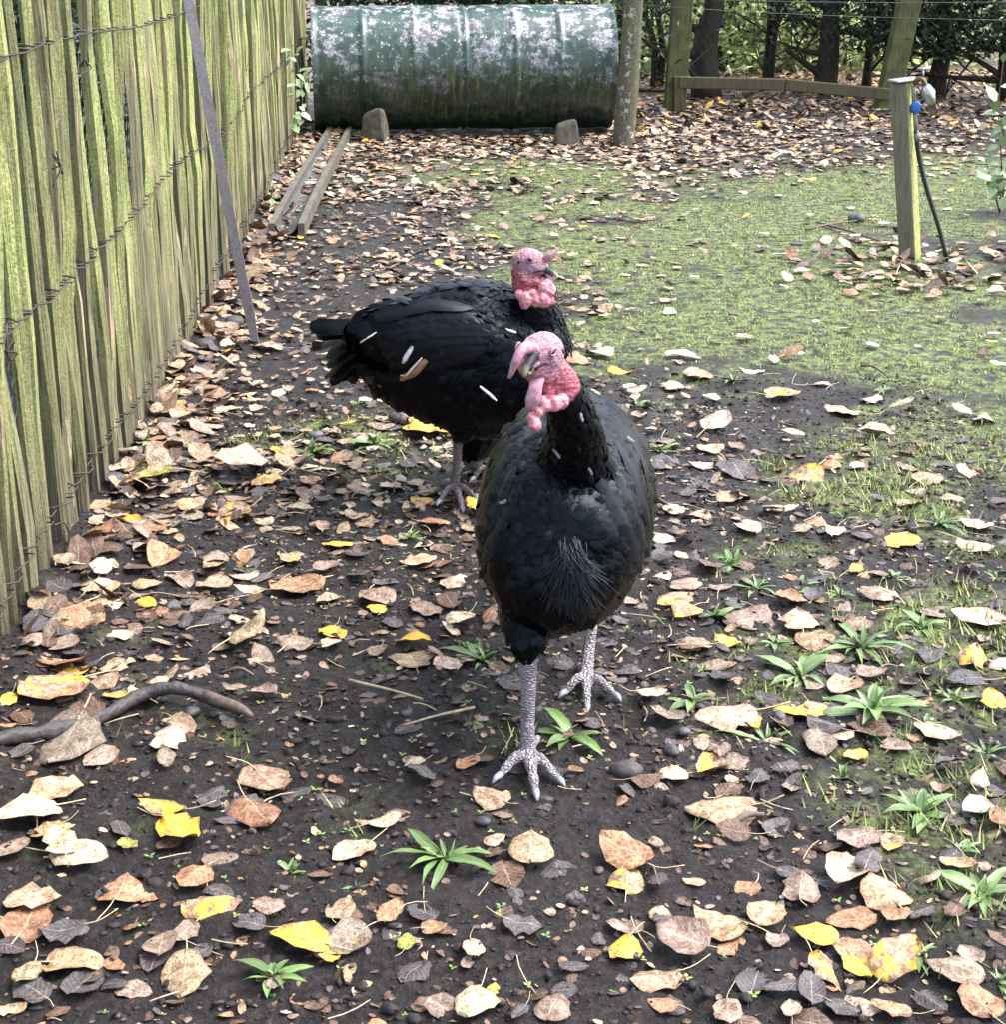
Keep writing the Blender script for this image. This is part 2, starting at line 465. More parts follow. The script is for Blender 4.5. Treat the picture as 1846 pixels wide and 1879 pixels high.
m_path = simple('pale_path', (.42, .45, .52), .35, .5, 0, .1, 3, .002)

# barrel: green gloss paint, chipped to undercoat and rust, chalky and lichen-flecked where rain hits it, mossy runs and a darker tone towards the bottom
m_drum, nt, b, pos = mat('peeling_green_paint')
tco = nt.nodes.new('ShaderNodeTexCoord').outputs['Object']
sp = nd(nt, 'ShaderNodeSeparateXYZ', {0: tco}); X_, Z_ = sp.outputs[0], sp.outputs[2]
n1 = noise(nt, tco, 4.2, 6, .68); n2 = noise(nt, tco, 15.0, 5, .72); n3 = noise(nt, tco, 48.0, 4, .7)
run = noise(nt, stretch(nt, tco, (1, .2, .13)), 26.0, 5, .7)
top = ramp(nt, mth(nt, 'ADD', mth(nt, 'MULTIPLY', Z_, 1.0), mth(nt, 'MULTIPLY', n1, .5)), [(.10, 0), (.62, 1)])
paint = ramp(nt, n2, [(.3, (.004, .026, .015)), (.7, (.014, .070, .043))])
lower_runs = ramp(nt, run, [(.38, (.004, .007, .005)), (.54, (.012, .030, .013)), (.64, (.07, .085, .03)), (.76, (.20, .21, .12))])
c = mix(nt, mth(nt, 'MULTIPLY', ramp(nt, n1, [(.40, 1), (.62, .6)]), mth(nt, 'SUBTRACT', 1.0, top)), paint, lower_runs)
chalk = mth(nt, 'MULTIPLY', ramp(nt, mth(nt, 'ADD', mth(nt, 'MULTIPLY', n1, .55), mth(nt, 'MULTIPLY', n2, .45)), [(.50, 0), (.545, 1)]), mth(nt, 'ADD', mth(nt, 'MULTIPLY', top, .95), .05))
c = mix(nt, chalk, c, ramp(nt, n3, [(.34, (.09, .08, .10)), (.5, (.24, .23, .27)), (.64, (.55, .55, .60))]))
rustm = mth(nt, 'MULTIPLY', ramp(nt, noise(nt, tco, 4.5, 6, .75), [(.57, 0), (.60, 1)]), ramp(nt, n3, [(.35, .3), (.55, 1)]))
c = mix(nt, rustm, c, ramp(nt, n2, [(.35, (.020, .014, .018)), (.65, (.095, .082, .10))]))
fl = mth(nt, 'MULTIPLY', mth(nt, 'LESS_THAN', voro(nt, tco, 30.0), .25), ramp(nt, n2, [(.5, 0), (.6, 1)]))
c = mix(nt, mth(nt, 'MULTIPLY', fl, mth(nt, 'ADD', mth(nt, 'MULTIPLY', top, .8), .15)), c, (.68, .70, .70))
setp(nt, b, Base_Color=c, Roughness=ramp(nt, n2, [(.35, .25), (.65, .6)]), Specular_IOR_Level=.55, Coat_Weight=.35, Coat_Roughness=.22,
     Normal=bump(nt, mth(nt, 'ADD', n2, mth(nt, 'MULTIPLY', chalk, .5)), .6, .008))

# turkey
m_feath, nt, b, pos = mat('black_feather')
uvn = nd(nt, 'ShaderNodeSeparateXYZ', {0: nt.nodes.new('ShaderNodeUVMap').outputs[0]})
au = mth(nt, 'ABSOLUTE', mth(nt, 'SUBTRACT', uvn.outputs[0], .5))
barb = mth(nt, 'SINE', mth(nt, 'MULTIPLY', mth(nt, 'ADD', uvn.outputs[1], mth(nt, 'MULTIPLY', au, -.6)), 95.0))
n = noise(nt, pos, 60.0, 3)
c = mix(nt, 1.0, attr(nt, 'tint'), ramp(nt, n, [(.3, .6), (.7, 1.3)]), 'MULTIPLY')
setp(nt, b, Base_Color=c, Roughness=.27, Specular_IOR_Level=.14, Specular_Tint=(.62, .78, 1.0), Normal=bump(nt, barb, .12, .001))
m_body, nt, b, pos = mat('turkey_body')
sk = attr(nt, 'skin', 'Fac'); lg = attr(nt, 'leg', 'Fac')
t = attr(nt, 'tint')
wr = noise(nt, stretch(nt, pos, (1, 1, 2.8)), 95.0, 4, .6, 1.2)
vb = voro(nt, pos, 85.0, 'SMOOTH_F1')
c = mix(nt, sk, t, mix(nt, 1.0, t, ramp(nt, wr, [(.32, (.60, .26, .34)), (.47, (1, .95, .97)), (.66, (1.3, 1.38, 1.36))]), 'MULTIPLY'))
sc_ = voro(nt, stretch(nt, pos, (1, 1, 2.0)), 95.0, 'DISTANCE_TO_EDGE')
c = mix(nt, mth(nt, 'MULTIPLY', lg, ramp(nt, sc_, [(.01, .5), (.10, 0)])), c, (.045, .035, .038))
c = mix(nt, mth(nt, 'MULTIPLY', lg, ramp(nt, noise(nt, pos, 34.0, 3), [(.55, 0), (.72, .55)])), c, (.12, .09, .10))
hgt = mth(nt, 'ADD', mth(nt, 'MULTIPLY', sk, mth(nt, 'ADD', wr, mth(nt, 'MULTIPLY', vb, -.6))), mth(nt, 'MULTIPLY', lg, mth(nt, 'MULTIPLY', sc_, 2.5)))
setp(nt, b, Base_Color=c, Roughness=.5, Specular_IOR_Level=mth(nt, 'ADD', .12, mth(nt, 'MULTIPLY', mth(nt, 'ADD', sk, lg), .3)), Normal=bump(nt, hgt, 1.0, .013),
     Subsurface_Weight=mth(nt, 'MULTIPLY', sk, .25), Subsurface_Radius=(.01, .004, .003), Subsurface_Scale=.4)
m_watt, nt, b, pos = mat('wattle_skin')
wr = noise(nt, pos, 70.0, 3, .6)
setp(nt, b, Base_Color=ramp(nt, wr, [(.3, (.38, .085, .12)), (.5, (.54, .21, .25)), (.7, (.64, .36, .39))]), Roughness=.38, Specular_IOR_Level=.5,
     Normal=bump(nt, wr, .7, .008), Subsurface_Weight=.2, Subsurface_Radius=(.01, .004, .003), Subsurface_Scale=.4)
m_snood, nt, b, pos = mat('snood_skin')
wr = noise(nt, pos, 90.0, 4, .6)
setp(nt, b, Base_Color=ramp(nt, wr, [(.3, (.26, .13, .22)), (.55, (.48, .23, .29)), (.75, (.60, .40, .46))]), Roughness=.4, Specular_IOR_Level=.5,
     Normal=bump(nt, wr, .5, .003), Subsurface_Weight=.2, Subsurface_Radius=(.01, .004, .003), Subsurface_Scale=.4)
m_beak, nt, b, pos = mat('beak_horn')
uvn = nd(nt, 'ShaderNodeSeparateXYZ', {0: nt.nodes.new('ShaderNodeUVMap').outputs[0]})
setp(nt, b, Base_Color=ramp(nt, uvn.outputs[1], [(.3, (.014, .015, .021)), (.58, (.045, .045, .052)), (.80, (.40, .38, .27))]), Roughness=.48, Specular_IOR_Level=.3)
m_eye = simple('eye_dark', (.008, .006, .008), .12, .6, 0, .1, 40, 0)
m_lid = simple('eyelid_skin', (.30, .17, .24), .5, .4, 0, .2, 120, .001)
m_claw = simple('claw_horn', (.30, .31, .36), .35, .5, 0, .3, 80, .001)
m_mouth = simple('mouth_line', (.02, .012, .016), .6, .3, 0, .2, 80, 0)
# ================================================================== the setting
MOSS = [(1350, 430, 1.1, 1.7, 1), (1150, 470, .7, 1.5, .9), (1500, 520, .9, 1.2, 1), (1250, 590, .7, .8, .8), (1700, 640, .8, .8, 1),
        (1560, 360, 1.1, 1.6, 1), (1800, 790, .5, .6, .85), (1650, 820, .5, .5, .5), (1380, 720, .6, .5, .4), (1750, 1000, .35, .3, .45),
        (1700, 1450, .3, .3, .72), (1500, 1200, .4, .4, .58), (1600, 900, .4, .4, .72), (1800, 1150, .3, .4, .75), (1400, 1000, .4, .4, .52), (1780, 1650, .2, .25, .75), (1620, 1560, .3, .2, .55), (1350, 1330, .3, .2, .48), (1000, 320, 1.0, 1.2, .7), (640, 800, .4, .5, .35), (960, 420, .5, 1.2, .6), (1780, 330, 1.1, 1.6, .9),
        (1100, 370, 1.0, 1.4, .7), (1150, 640, .5, .5, .5), (1780, 1300, .25, .3, .45)]
MOSSW = [(G(a, b_)[0], G(a, b_)[1], rx, ry, k) for a, b_, rx, ry, k in MOSS]
def moss_at(x, y):
    m = np.zeros_like(np.asarray(x, float))
    for cx, cy, rx, ry, k in MOSSW:
        m = np.maximum(m, k * np.exp(-(((x - cx) / rx) ** 2 + ((y - cy) / ry) ** 2)))
    m = m + .45 * (vnoise(x * 2.3, y * 2.3, 21) - .5) + .45 * (vnoise(x * 7, y * 7, 22) - .5) + .25 * (vnoise(x * 19, y * 19, 23) - .5)
    return sstep(.22, .72, m) * sstep(13.5, 12, y) * sstep(2.2, 2.8, y)

xs = np.concatenate([-np.geomspace(160, 6.5, 16), np.arange(-6, -2.45, .14), np.arange(-2.4, 3.2, .0135), np.arange(3.2, 6.4, .14), np.geomspace(6.7, 160, 16)])
ys = [1.4]
while ys[-1] < 17.0: ys.append(ys[-1] + max(.0115, .0044 * ys[-1]))
ys = np.concatenate([np.linspace(-40, 1.0, 10), ys, np.geomspace(17.6, 420, 40)])
gx, gy = np.meshgrid(xs, ys)
gz = H(gx, gy)
nx, ny = len(xs), len(ys)
ii = (np.arange(ny - 1)[:, None] * nx + np.arange(nx - 1)[None, :]).ravel()
F = np.stack([ii, ii + 1, ii + nx + 1, ii + nx], 1)
litter = sstep(15.2, 17.5, gy) * .9
me = np_mesh('ground', np.stack([gx.ravel(), gy.ravel(), gz.ravel()], 1), F, extra={'moss': moss_at(gx, gy).ravel(), 'litter': litter.ravel()})
obj('ground', me, m_soil, kind='structure')

# pale path beyond the hedge
MBp = MB()
MBp.box((6.5, 25.0, float(H(6.5, 25)) + .0), (16, 2.6, .05), rotz(.06))
MBp.build('path', m_path, kind='structure', smooth=False)

# ------------------------------------------------------------------ paling fence
fence = root('paling_fence', (float(fence_x(6)), 6.0, 0.0), 'tall fence of split wooden pales green with algae along the left side', 'fence')
rng = np.random.default_rng(11)
def pale_mesh(i):
    k, n = 5, 10
    a = np.sort(rng.random(k) * .7 + np.arange(k)) * 2 * np.pi / k
    hw, ht = rng.uniform(.020, .034), rng.uniform(.015, .025)
    prof = np.stack([np.cos(a) * hw * rng.uniform(.75, 1.2, k), np.sin(a) * ht * rng.uniform(.7, 1.25, k)], 1)
    zs = np.linspace(0, 1.86 + rng.uniform(-.05, .05), n)
    bx = np.cumsum(rng.normal(0, .006, n)); by = np.cumsum(rng.normal(0, .006, n))
    bx -= np.linspace(bx[0], bx[-1], n); by -= np.linspace(by[0], by[-1], n)
    V = []
    for j, z in enumerate(zs):
        s = 1 + rng.normal(0, .05) - (.55 if j == n - 1 else 0) + (.04 if j < 3 else 0)
        V.append(np.column_stack([prof * s * (1 + rng.normal(0, .06, (k, 1))) + [bx[j], by[j]], np.full(k, z)]))
    V = np.concatenate(V + [[[bx[-1], by[-1], zs[-1] + .03]]])
    Q = [(i_ * k + j, i_ * k + (j + 1) % k, (i_ + 1) * k + (j + 1) % k, (i_ + 1) * k + j) for i_ in range(n - 1) for j in range(k)]
    T = [((n - 1) * k + j, (n - 1) * k + (j + 1) % k, n * k) for j in range(k)]
    return np_mesh('pale', V, [np.array(Q), np.array(T)], smooth=False)
pales = [pale_mesh(i) for i in range(22)]
PY = []
y = 1.9
while y < 14.6:
    PY.append(y)
    y += rng.uniform(.068, .135)
PAL = []
for y in PY:
    x = float(fence_x(y)) + rng.normal(0, .008)
    o = obj('pale', pales[rng.integers(len(pales))], m_pale, fence)
    o.location = Vector((x, y, float(H(x, y)) - .05)) - fence.location
    o.rotation_euler = (rng.normal(0, .012), rng.normal(0, .010), math.pi / 2 + rng.normal(0, .25) + (math.pi if rng.random() < .5 else 0))
    o.scale = (rng.uniform(.85, 1.2), rng.uniform(.9, 1.2), 1)
    PAL.append((x, y))
for hz in (.14, .72, 1.30):
    for sgn in (1, -1):
        P = []
        for i, (x, y) in enumerate(PAL):
            s = sgn * (1 if i % 2 else -1)
            sag = .02 * math.sin(y * 1.7 + hz * 5)
            P += [(x + s * .031, y - .02, hz + sag), (x + s * .033, y + .02, hz + sag + .003)]
            if i + 1 < len(PAL):
                y2 = PAL[i + 1][1]
                P.append((x, (y + y2) / 2, hz + sag + sgn * .006))
        MB().tube(P, .0024, 4, caps=False).build('wire', m_wirek, fence)
# knots of loose wire on the pales
for px, py, Y in ((20, 160, 3.75), (30, 630, 3.65), (212, 118, 4.75), (140, 310, 4.3), (90, 980, 4.0), (455, 130, 9.2)):
    c0 = np.array([fence_x(Y) + .04, Y, W(px, py, Y)[2]])
    P = [c0 + np.array([rng.normal(0, .008), rng.normal(0, .022), rng.normal(0, .022)]) for _ in range(9)]
    MB().tube(spline(P, 28), .0022, 5).build('wire_knot', m_wirek, fence)
def hexnet(x_of, y0, y1, z0, z1, cell, r, name, mat_, parent, axis='y'):
    """hexagonal wire netting as thin three-sided bars"""
    V, T, n = [], [], 0
    dy, dz = cell, cell * .86
    iz = 0; z = z0
    bars = []
    while z < z1:
        y = y0 + (dy / 2 if iz % 2 else 0)
        while y < y1:
            bars += [((y, z), (y, z + dz * .45)), ((y, z + dz * .45), (y + dy / 2, z + dz)), ((y, z + dz * .45), (y - dy / 2, z + dz))]
            y += dy
        z += dz; iz += 1
    for (a, b_) in bars:
        pa, pb = np.array([x_of(a[0]), a[0], a[1]]), np.array([x_of(b_[0]), b_[0], b_[1]])
        if axis == 'x':
            pa, pb = np.array([a[0], x_of(a[0]), a[1]]), np.array([b_[0], x_of(b_[0]), b_[1]])
        d = pb - pa; d /= np.linalg.norm(d)
        s = np.cross(d, [1, .2, .1]); s /= np.linalg.norm(s); q = np.cross(d, s)
        o3 = [s * r, (-.5 * s + .87 * q) * r, (-.5 * s - .87 * q) * r]
        V += [pa + w for w in o3] + [pb + w for w in o3]
        T += [(n, n + 1, n + 4, n + 3), (n + 1, n + 2, n + 5, n + 4), (n + 2, n, n + 3, n + 5)]
        n += 6
    o = np.array(parent.location)
    return obj(name, np_mesh(name, np.array(V) - o, np.array(T)), mat_, parent, kind='stuff')
hexnet(lambda y: float(fence_x(y)) - .05, 2.2, 7.0, .02, 1.3, .05, .0009, 'wire_netting', m_wire, fence)

# dark post where the fence ends at the barrel
x0 = -1.70
t = root('corner_post', (x0, 13.45, 0), 'dark weathered post between the far end of the fence and the barrel', 'post')
MB().tube([(x0, 13.45, -.1), (x0 + .01, 13.45, .8), (x0, 13.46, 1.9)], [.075, .07, .065], 9, wob=.05).build('post_shaft', m_bark, t)

# ------------------------------------------------------------------ leaning flat bar
p0 = G(469, 632); p1 = W(346, 0, 6.95)
d = p1 - p0
p2 = p0 + d * 1.16
t = root('metal_bar', p0, 'long flat rusty metal bar leaning against the paling fence', 'metal bar')
ax = d / np.linalg.norm(d)
sd = np.cross(ax, [0, 1, 0]); sd /= np.linalg.norm(sd); th = np.cross(ax, sd)
m_ = MB()
V = []
N = 16
tw = np.linspace(-.15, .25, N)
for i in range(N):
    f = i / (N - 1)
    c_ = p0 * (1 - f) + p2 * f + th * .02 * math.sin(f * 3.1) + (ax * -.03 if i == 0 else 0)
    s_ = sd * math.cos(tw[i]) + th * math.sin(tw[i]); q_ = np.cross(ax, s_)
    w_ = .021 if i > 0 else .010
    V += [c_ - s_ * w_ - q_ * .0025, c_ + s_ * w_ - q_ * .0025, c_ + s_ * w_ + q_ * .0025, c_ - s_ * w_ + q_ * .0025]
Q = [(i * 4 + j, i * 4 + (j + 1) % 4, i * 4 + 4 + (j + 1) % 4, i * 4 + 4 + j) for i in range(N - 1) for j in range(4)] + [(3, 2, 1, 0), (N * 4 - 4, N * 4 - 3, N * 4 - 2, N * 4 - 1)]
m_.add(np.array(V), Q)
m_.build('bar', m_bar, t, smooth=False)

# ------------------------------------------------------------------ trough
A0, A1 = G(500, 432), G(552, 440)
B0, B1 = G(603, 244), G(645, 248)
nearc, farc = (A0 + A1) / 2, (B0 + B1) / 2
nearc[2] = farc[2] = 0.0
ln = np.linalg.norm(farc - nearc); dr = (farc - nearc) / ln
sdv = np.array([dr[1], -dr[0], 0])
t = root('feed_trough', nearc, 'long narrow metal trough lying among leaves beside the fence', 'trough')
def trough_profile(pts, name, mt, n=10):
    m_ = MB(); k = len(pts); V = []
    for i in range(n):
        f = i / (n - 1)
        c_ = nearc + dr * ln * f + np.array([0, 0, .012 + .012 * math.sin(f * 5)])
        V += [c_ + sdv * a + np.array([0, 0, z]) for a, z in pts]
    Q = [(i * k + j, i * k + (j + 1) % k, (i + 1) * k + (j + 1) % k, (i + 1) * k + j) for i in range(n - 1) for j in range(k)]
    m_.add(np.array(V), Q)
    if k == 4: m_.add(np.array(V[:4] + V[-4:]), [(3, 2, 1, 0), (4, 5, 6, 7)])
    return m_.build(name, mt, t, smooth=False)
for s in (-1, 1):
    trough_profile([(s * .062, .0), (s * .098, .0), (s * .098, .075), (s * .062, .075)], 'side_rail', m_troughr)
arc = [(math.sin(a) * .0615, .066 - math.cos(a) * .055) for a in np.linspace(-1.5, 1.5, 9)]
inn = [(x * .93, z + .004) for x, z in arc[::-1]]
trough_profile(arc + inn, 'channel', m_trough)

# ------------------------------------------------------------------ barrel
BR, BL = .505, 2.46
bc = W(848, 125, 14.0); bc[2] = BR + .01
byaw = .10
t = root('steel_barrel', (bc[0], bc[1], 0.0), 'big green steel barrel with peeling paint lying on its side', 'barrel')
t.rotation_euler = (0, 0, byaw)
prof = []
xsn = np.linspace(-BL / 2, BL / 2, 124)
ribs = [-BL / 2 + f * BL for f in (.165, .33, .665, .815)]
def rad(x):
    r = BR - .012
    for q in ribs: r += .019 * math.exp(-((x - q) / .014) ** 2)
    r += .012 * math.exp(-((x + .002) / .012) ** 2) - .014 * math.exp(-((x - .03) / .010) ** 2) - .012 * math.exp(-((x + .034) / .010) ** 2)
    if abs(x) > BL / 2 - .025: r += .012
    return r
K = 72
V = []
for x in xsn:
    a = np.arange(K) * 2 * np.pi / K
    r = rad(x) + .004 * (vnoise(np.full(K, x * 3 + 9), a * 2.2, 31) - .5) * 2
    V.append(np.stack([np.full(K, x), np.cos(a) * r, np.sin(a) * r], 1))
n = len(xsn)
V = np.concatenate(V)
Q = [(i * K + j, (i + 1) * K + j, (i + 1) * K + (j + 1) % K, i * K + (j + 1) % K) for i in range(n - 1) for j in range(K)]
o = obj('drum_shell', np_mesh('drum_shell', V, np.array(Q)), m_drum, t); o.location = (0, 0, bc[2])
for s in (-1, 1):
    m_ = MB()
    rr = [(BR, 0), (BR - .012, 0), (BR - .014, -.03), (BR - .05, -.034), (.2, -.02), (.001, -.02)]
    VV = []
    for r, dx in rr:
        a = np.arange(K) * 2 * np.pi / K
        VV.append(np.stack([np.full(K, s * (BL / 2 + dx)), np.cos(a) * r, np.sin(a) * r], 1))
    m_.add(np.concatenate(VV), [(i * K + j, i * K + (j + 1) % K, (i + 1) * K + (j + 1) % K, (i + 1) * K + j) for i in range(len(rr) - 1) for j in range(K)])
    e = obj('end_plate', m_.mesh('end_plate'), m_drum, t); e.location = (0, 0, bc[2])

def stone_thing(name, base, size, label, cat, mt, seed, wedge=False, group=None, parts=True):
    r = np.random.default_rng(seed)
    m_ = MB(); m_.ball((0, 0, 0), 1.0, 12, 8)
    V = m_.V[0]
    if wedge:
        V = np.sign(V) * np.abs(V) ** .42
        V[:, 0] *= 1 - .22 * (V[:, 2] + 1) / 2
        V[:, 1] *= 1 - .45 * (V[:, 2] + 1) / 2
        V[:, 2] += .18 * V[:, 0] * (V[:, 2] > 0)
    V = V * (1 + .12 * (vnoise(V[:, 0] * 1.8 + 3 * seed, V[:, 1] * 1.8 + V[:, 2] * 1.3, seed) - .5)[:, None] * 2)
    V = V * np.asarray(size) / 2 + np.array([0, 0, size[2] * .36])
    m_.V[0] = V
    o = obj(name, m_.mesh(name, smooth=not wedge), mt, label=label, cat=cat, group=group)
    o.location = base; o.rotation_euler = (0, 0, r.uniform(-.4, .4) if wedge else r.uniform(0, 6))
    return o
stone_thing('stone_block', G(688, 258) + [0, 0, .02], (.23, .16, .26), 'leaning wedge of stone chocking the left half of the green barrel', 'stone', m_block, 3, True)
stone_thing('stone_block', G(1039, 266) + [0, 0, .01], (.22, .16, .20), 'squarish stone block chocking the right half of the green barrel', 'stone', m_block, 5, True)

# ------------------------------------------------------------------ round post by the barrel
g = G(1142, 268)
t = root('round_post', g, 'round grey post blotched with lichen just right of the barrel', 'post')
tp = W(1163, 0, g[1] + .02)
P = spline([g + [0, 0, -.1], g * .5 + tp * .5 + [.012, 0, 0], tp, tp + (tp - g) * .55], 14)
MB().tube(P, np.linspace(.088, .072, 14), 12, wob=.05).build('post_shaft', m_lich, t)

# ------------------------------------------------------------------ post and rail fence in front of the hedge
RY = 15.5
rf = root('rail_fence', (W(1243, 208, RY)[0], RY, .2), 'low post and rail fence with wire netting in front of the dark hedge', 'fence')
def sqpost(p, q, w, name, parent, mt, bev=.008, yaw=0.0):
    p, q = np.asarray(p, float), np.asarray(q, float)
    ax = (q - p) / np.linalg.norm(q - p); L = np.linalg.norm(q - p)
    s_ = np.cross(ax, [math.sin(yaw), math.cos(yaw), 0]); s_ /= np.linalg.norm(s_); f_ = np.cross(ax, s_)
    return MB().box((p + q) / 2, (w[0], w[1], L), np.stack([s_, f_, ax], 1), bev).build(name, mt, parent, smooth=False)
b0, b1 = W(1236, 215, RY), W(1252, 0, RY)
sqpost(b0 - [0, 0, .15], b1 + (b1 - b0) * .45, (.19, .17), 'fence_post', rf, m_post)
b0, b1 = W(1622, 200, RY), W(1664, 20, RY)
sqpost(b0 - [0, 0, .1], b1 + (b1 - b0) * .4, (.19, .18), 'fence_post', rf, m_post)
sqpost(W(1246, 152, RY - .12), W(1440, 156, RY - .12), (.105, .045), 'rail', rf, m_rail)
sqpost(W(1441, 156, RY - .12), W(1632, 174, RY - .12), (.105, .045), 'rail', rf, m_rail)
sqpost(W(1245, 205, RY - .1), W(1245, 140, RY - .1), (.09, .07), 'short_prop', rf, m_rail)
for a, b_ in (((1075, 3), (1846, 38)), ((1075, -8), (1900, 4))):
    A_, B_ = W(a[0], a[1], RY - .1), W(b_[0], b_[1], RY - .1)
    P = [A_ * (1 - f) + B_ * f + np.array([0, 0, -.03 * math.sin(math.pi * f)]) for f in np.linspace(0, 1, 12)]
    MB().tube(P, .0022, 4).build('wire', m_wire, rf)
hexnet(lambda x: RY - .09, W(1140, 100, RY)[0], W(1900, 100, RY)[0], .2, 1.25, .07, .0008, 'wire_netting', m_wirek, rf, axis='x')

# ------------------------------------------------------------------ tap post
g = G(1675, 474)
tp = W(1654, 152, g[1])
t = root('tap_post', g, 'short square wooden post carrying a garden tap and flat cap', 'tap post')
sqpost(g - [0, 0, .1], tp, (.088, .088), 'post_shaft', t, m_tap, .006, yaw=.62)
MB().box(tp + [.02, 0, .012], (.145, .115, .012), rotz(.25) @ roty(-.09), .004).build('cap', m_capm, t, smooth=False)
ypl = g[1] - .045
pipe = [W(1676, 158, ypl), W(1678, 200, ypl), W(1681, 240, ypl), W(1686, 285, ypl), W(1700, 345, ypl - .01), W(1722, 415, ypl - .02), W(1738, 478, ypl - .03)]
MB().tube(spline(pipe[:3], 6), .011, 8).build('riser_pipe', m_capm, t)
MB().tube(spline(pipe[2:], 16), np.linspace(.0135, .012, 16), 8).build('hose', m_rubber, t)
c_ = W(1680, 198, ypl)
m_ = MB(); m_.tube([c_ + [0, 0, -.028], c_ + [0, 0, -.012], c_ + [0, 0, .012], c_ + [0, 0, .028]], [.016, .024, .024, .018], 10)
m_.tube([c_ + [-.02, -.004, .006], c_ + [.030, -.004, .006]], .010, 8)
m_.build('pipe_coupling', m_blue, t)
c_ = W(1683, 252, ypl); MB().tube([c_ + [0, 0, -.02], c_, c_ + [0, 0, .02]], [.014, .019, .016], 8).build('pipe_joint', m_capm, t)
a_ = W(1680, 155, ypl)
MB().tube(spline([a_, W(1684, 146, ypl - .02), W(1694, 148, ypl - .03), W(1700, 165, ypl - .03)], 10), .013, 8).build('tap_spout', m_brass, t)
MB().tube([W(1698, 158, ypl - .03), W(1703, 172, ypl - .03), W(1708, 186, ypl - .032), W(1712, 192, ypl - .032)], [.022, .034, .026, .012], 9, wob=.12).build('frost_wrap', m_silver, t)
hb = W(1694, 127, ypl - .03)
m_ = MB(); m_.tube([W(1694, 146, ypl - .03), hb], .006, 6); m_.tube([hb - [.026, 0, 0], hb + [.026, 0, 0]], [.008, .008], 6)
m_.build('tap_handle', m_silver, t)

# ------------------------------------------------------------------ hedge trees and shrubs
def leaf_cloud(cent, spread, n, size, cols, rng, flat=.35, zmin=.05):
    """n pointed, folded leaves around cluster centres: vertices, quads, tints"""
    ci = rng.integers(len(cent), size=n)
    P = cent[ci] + rng.normal(0, 1, (n, 3)) * spread
    P = P[P[:, 2] > zmin]; n = len(P)
    d = rng.normal(0, 1, (n, 3)); d[:, 2] = d[:, 2] * .6 - .25
    d /= np.linalg.norm(d, axis=1)[:, None]
    nrm = rng.normal(0, .6, (n, 3)) + [0, -.25, 1]
    s = np.cross(d, nrm); s /= np.linalg.norm(s, axis=1)[:, None] + 1e-9
    nn = np.cross(s, d)
    L = (size * rng.uniform(.6, 1.25, n))[:, None]
    w = L * rng.uniform(.2, .32, n)[:, None]
    V = np.stack([P, P + d * L * .5 + s * w + nn * w * flat, P + d * L, P + d * L * .5 - s * w + nn * w * flat], 1).reshape(-1, 3)
    i = np.arange(n)[:, None] * 4
    T = np.concatenate([i + [0, 1, 2], i + [0, 2, 3]])
    cols = np.asarray(cols)
    c = cols[rng.integers(len(cols), size=n)] * rng.uniform(.6, 1.4, (n, 1))
    return V, T, np.repeat(np.column_stack([c, np.ones(n)]), 4, 0)
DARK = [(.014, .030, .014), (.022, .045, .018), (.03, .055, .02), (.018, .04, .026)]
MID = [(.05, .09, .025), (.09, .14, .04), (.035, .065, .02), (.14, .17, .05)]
PALE = [(.34, .46, .17), (.52, .60, .30), (.24, .34, .11), (.62, .62, .42), (.66, .68, .55)]  # bright glare of the hedge gaps is put into these leaf tones
def tree(name, label, x, y, h, r, cols, nl, seed, zlo=.35, spread=(1.0, .7), lean=0.0, size=.085, group=None, cat='tree', nb=9, stems=1, mt=None, low=False):
    rng = np.random.default_rng(seed)
    z0 = float(H(x, y))
    t = root(name, (x, y, z0), label, cat, group)
    m_ = MB(); tips = []
    for s in range(stems):
        ox = rng.normal(0, .12) if stems > 1 else 0
        P = [(x + ox * .3, y, z0 - .1)]
        for k in range(1, 6):
            f = k / 5
            P.append((x + ox * (.3 + f) + lean * f * h * .3 + rng.normal(0, .05), y + rng.normal(0, .05), z0 + h * .75 * f))
        P = spline(P, 12)
        m_.tube(P, np.linspace(r, r * .35, 12) * (1 + .22 * np.exp(-np.arange(12) / 1.0)), 9, wob=.14, rng=rng)
        for k in range(nb):
            f = rng.uniform(.06, .95); b0 = P[int(f * 11)]
            a = rng.uniform(0, 2 * np.pi); Lb = rng.uniform(.45, 1.0) * spread[0] * (1.1 - .4 * f)
            e = b0 + np.array([math.cos(a) * Lb, math.sin(a) * Lb * spread[1], rng.uniform(-.1, .65) * Lb])
            mid = (b0 + e) / 2 + rng.normal(0, .09, 3)
            bp = spline([b0, mid, e], 7)
            m_.tube(bp, np.linspace(r * .38, r * .07, 7), 6, caps=False, rng=rng)
            tips += [bp[-1], bp[-2], bp[3]]
            for q in range(3):
                b1 = bp[rng.integers(2, 6)]
                e2 = b1 + rng.normal(0, .28, 3) * spread[0] + [0, 0, .06]
                m_.tube([b1, (b1 + e2) / 2 + rng.normal(0, .04, 3), e2], [r * .12, r * .09, r * .04], 5, caps=False, rng=rng)
                tips.append(e2)
    m_.build('trunk', mt or m_bark, t)
    tips = np.array(tips)
    ext = np.stack([x + rng.normal(0, spread[0] * .6, 30) + lean * h * .15, y + rng.normal(0, spread[1] * .5, 30), z0 + rng.uniform(max(zlo, .3), h, 30)], 1)
    if low:
        ext = np.stack([x + rng.normal(0, spread[0] * .7, 260), y + rng.normal(0, spread[1] * .6, 260), z0 + rng.uniform(.05, 1.3, 260)], 1)
    cent = np.vstack([tips, tips, ext]); cent = cent[cent[:, 2] > z0 + zlo]
    V, T, C = leaf_cloud(cent, np.array([.20, .18, .15]), nl, size, cols, rng, zmin=z0 + zlo * .8)
    obj('crown', np_mesh('crown', V - np.array([x, y, z0]), T, tint=C, smooth=False), m_hedge, t)
    return t
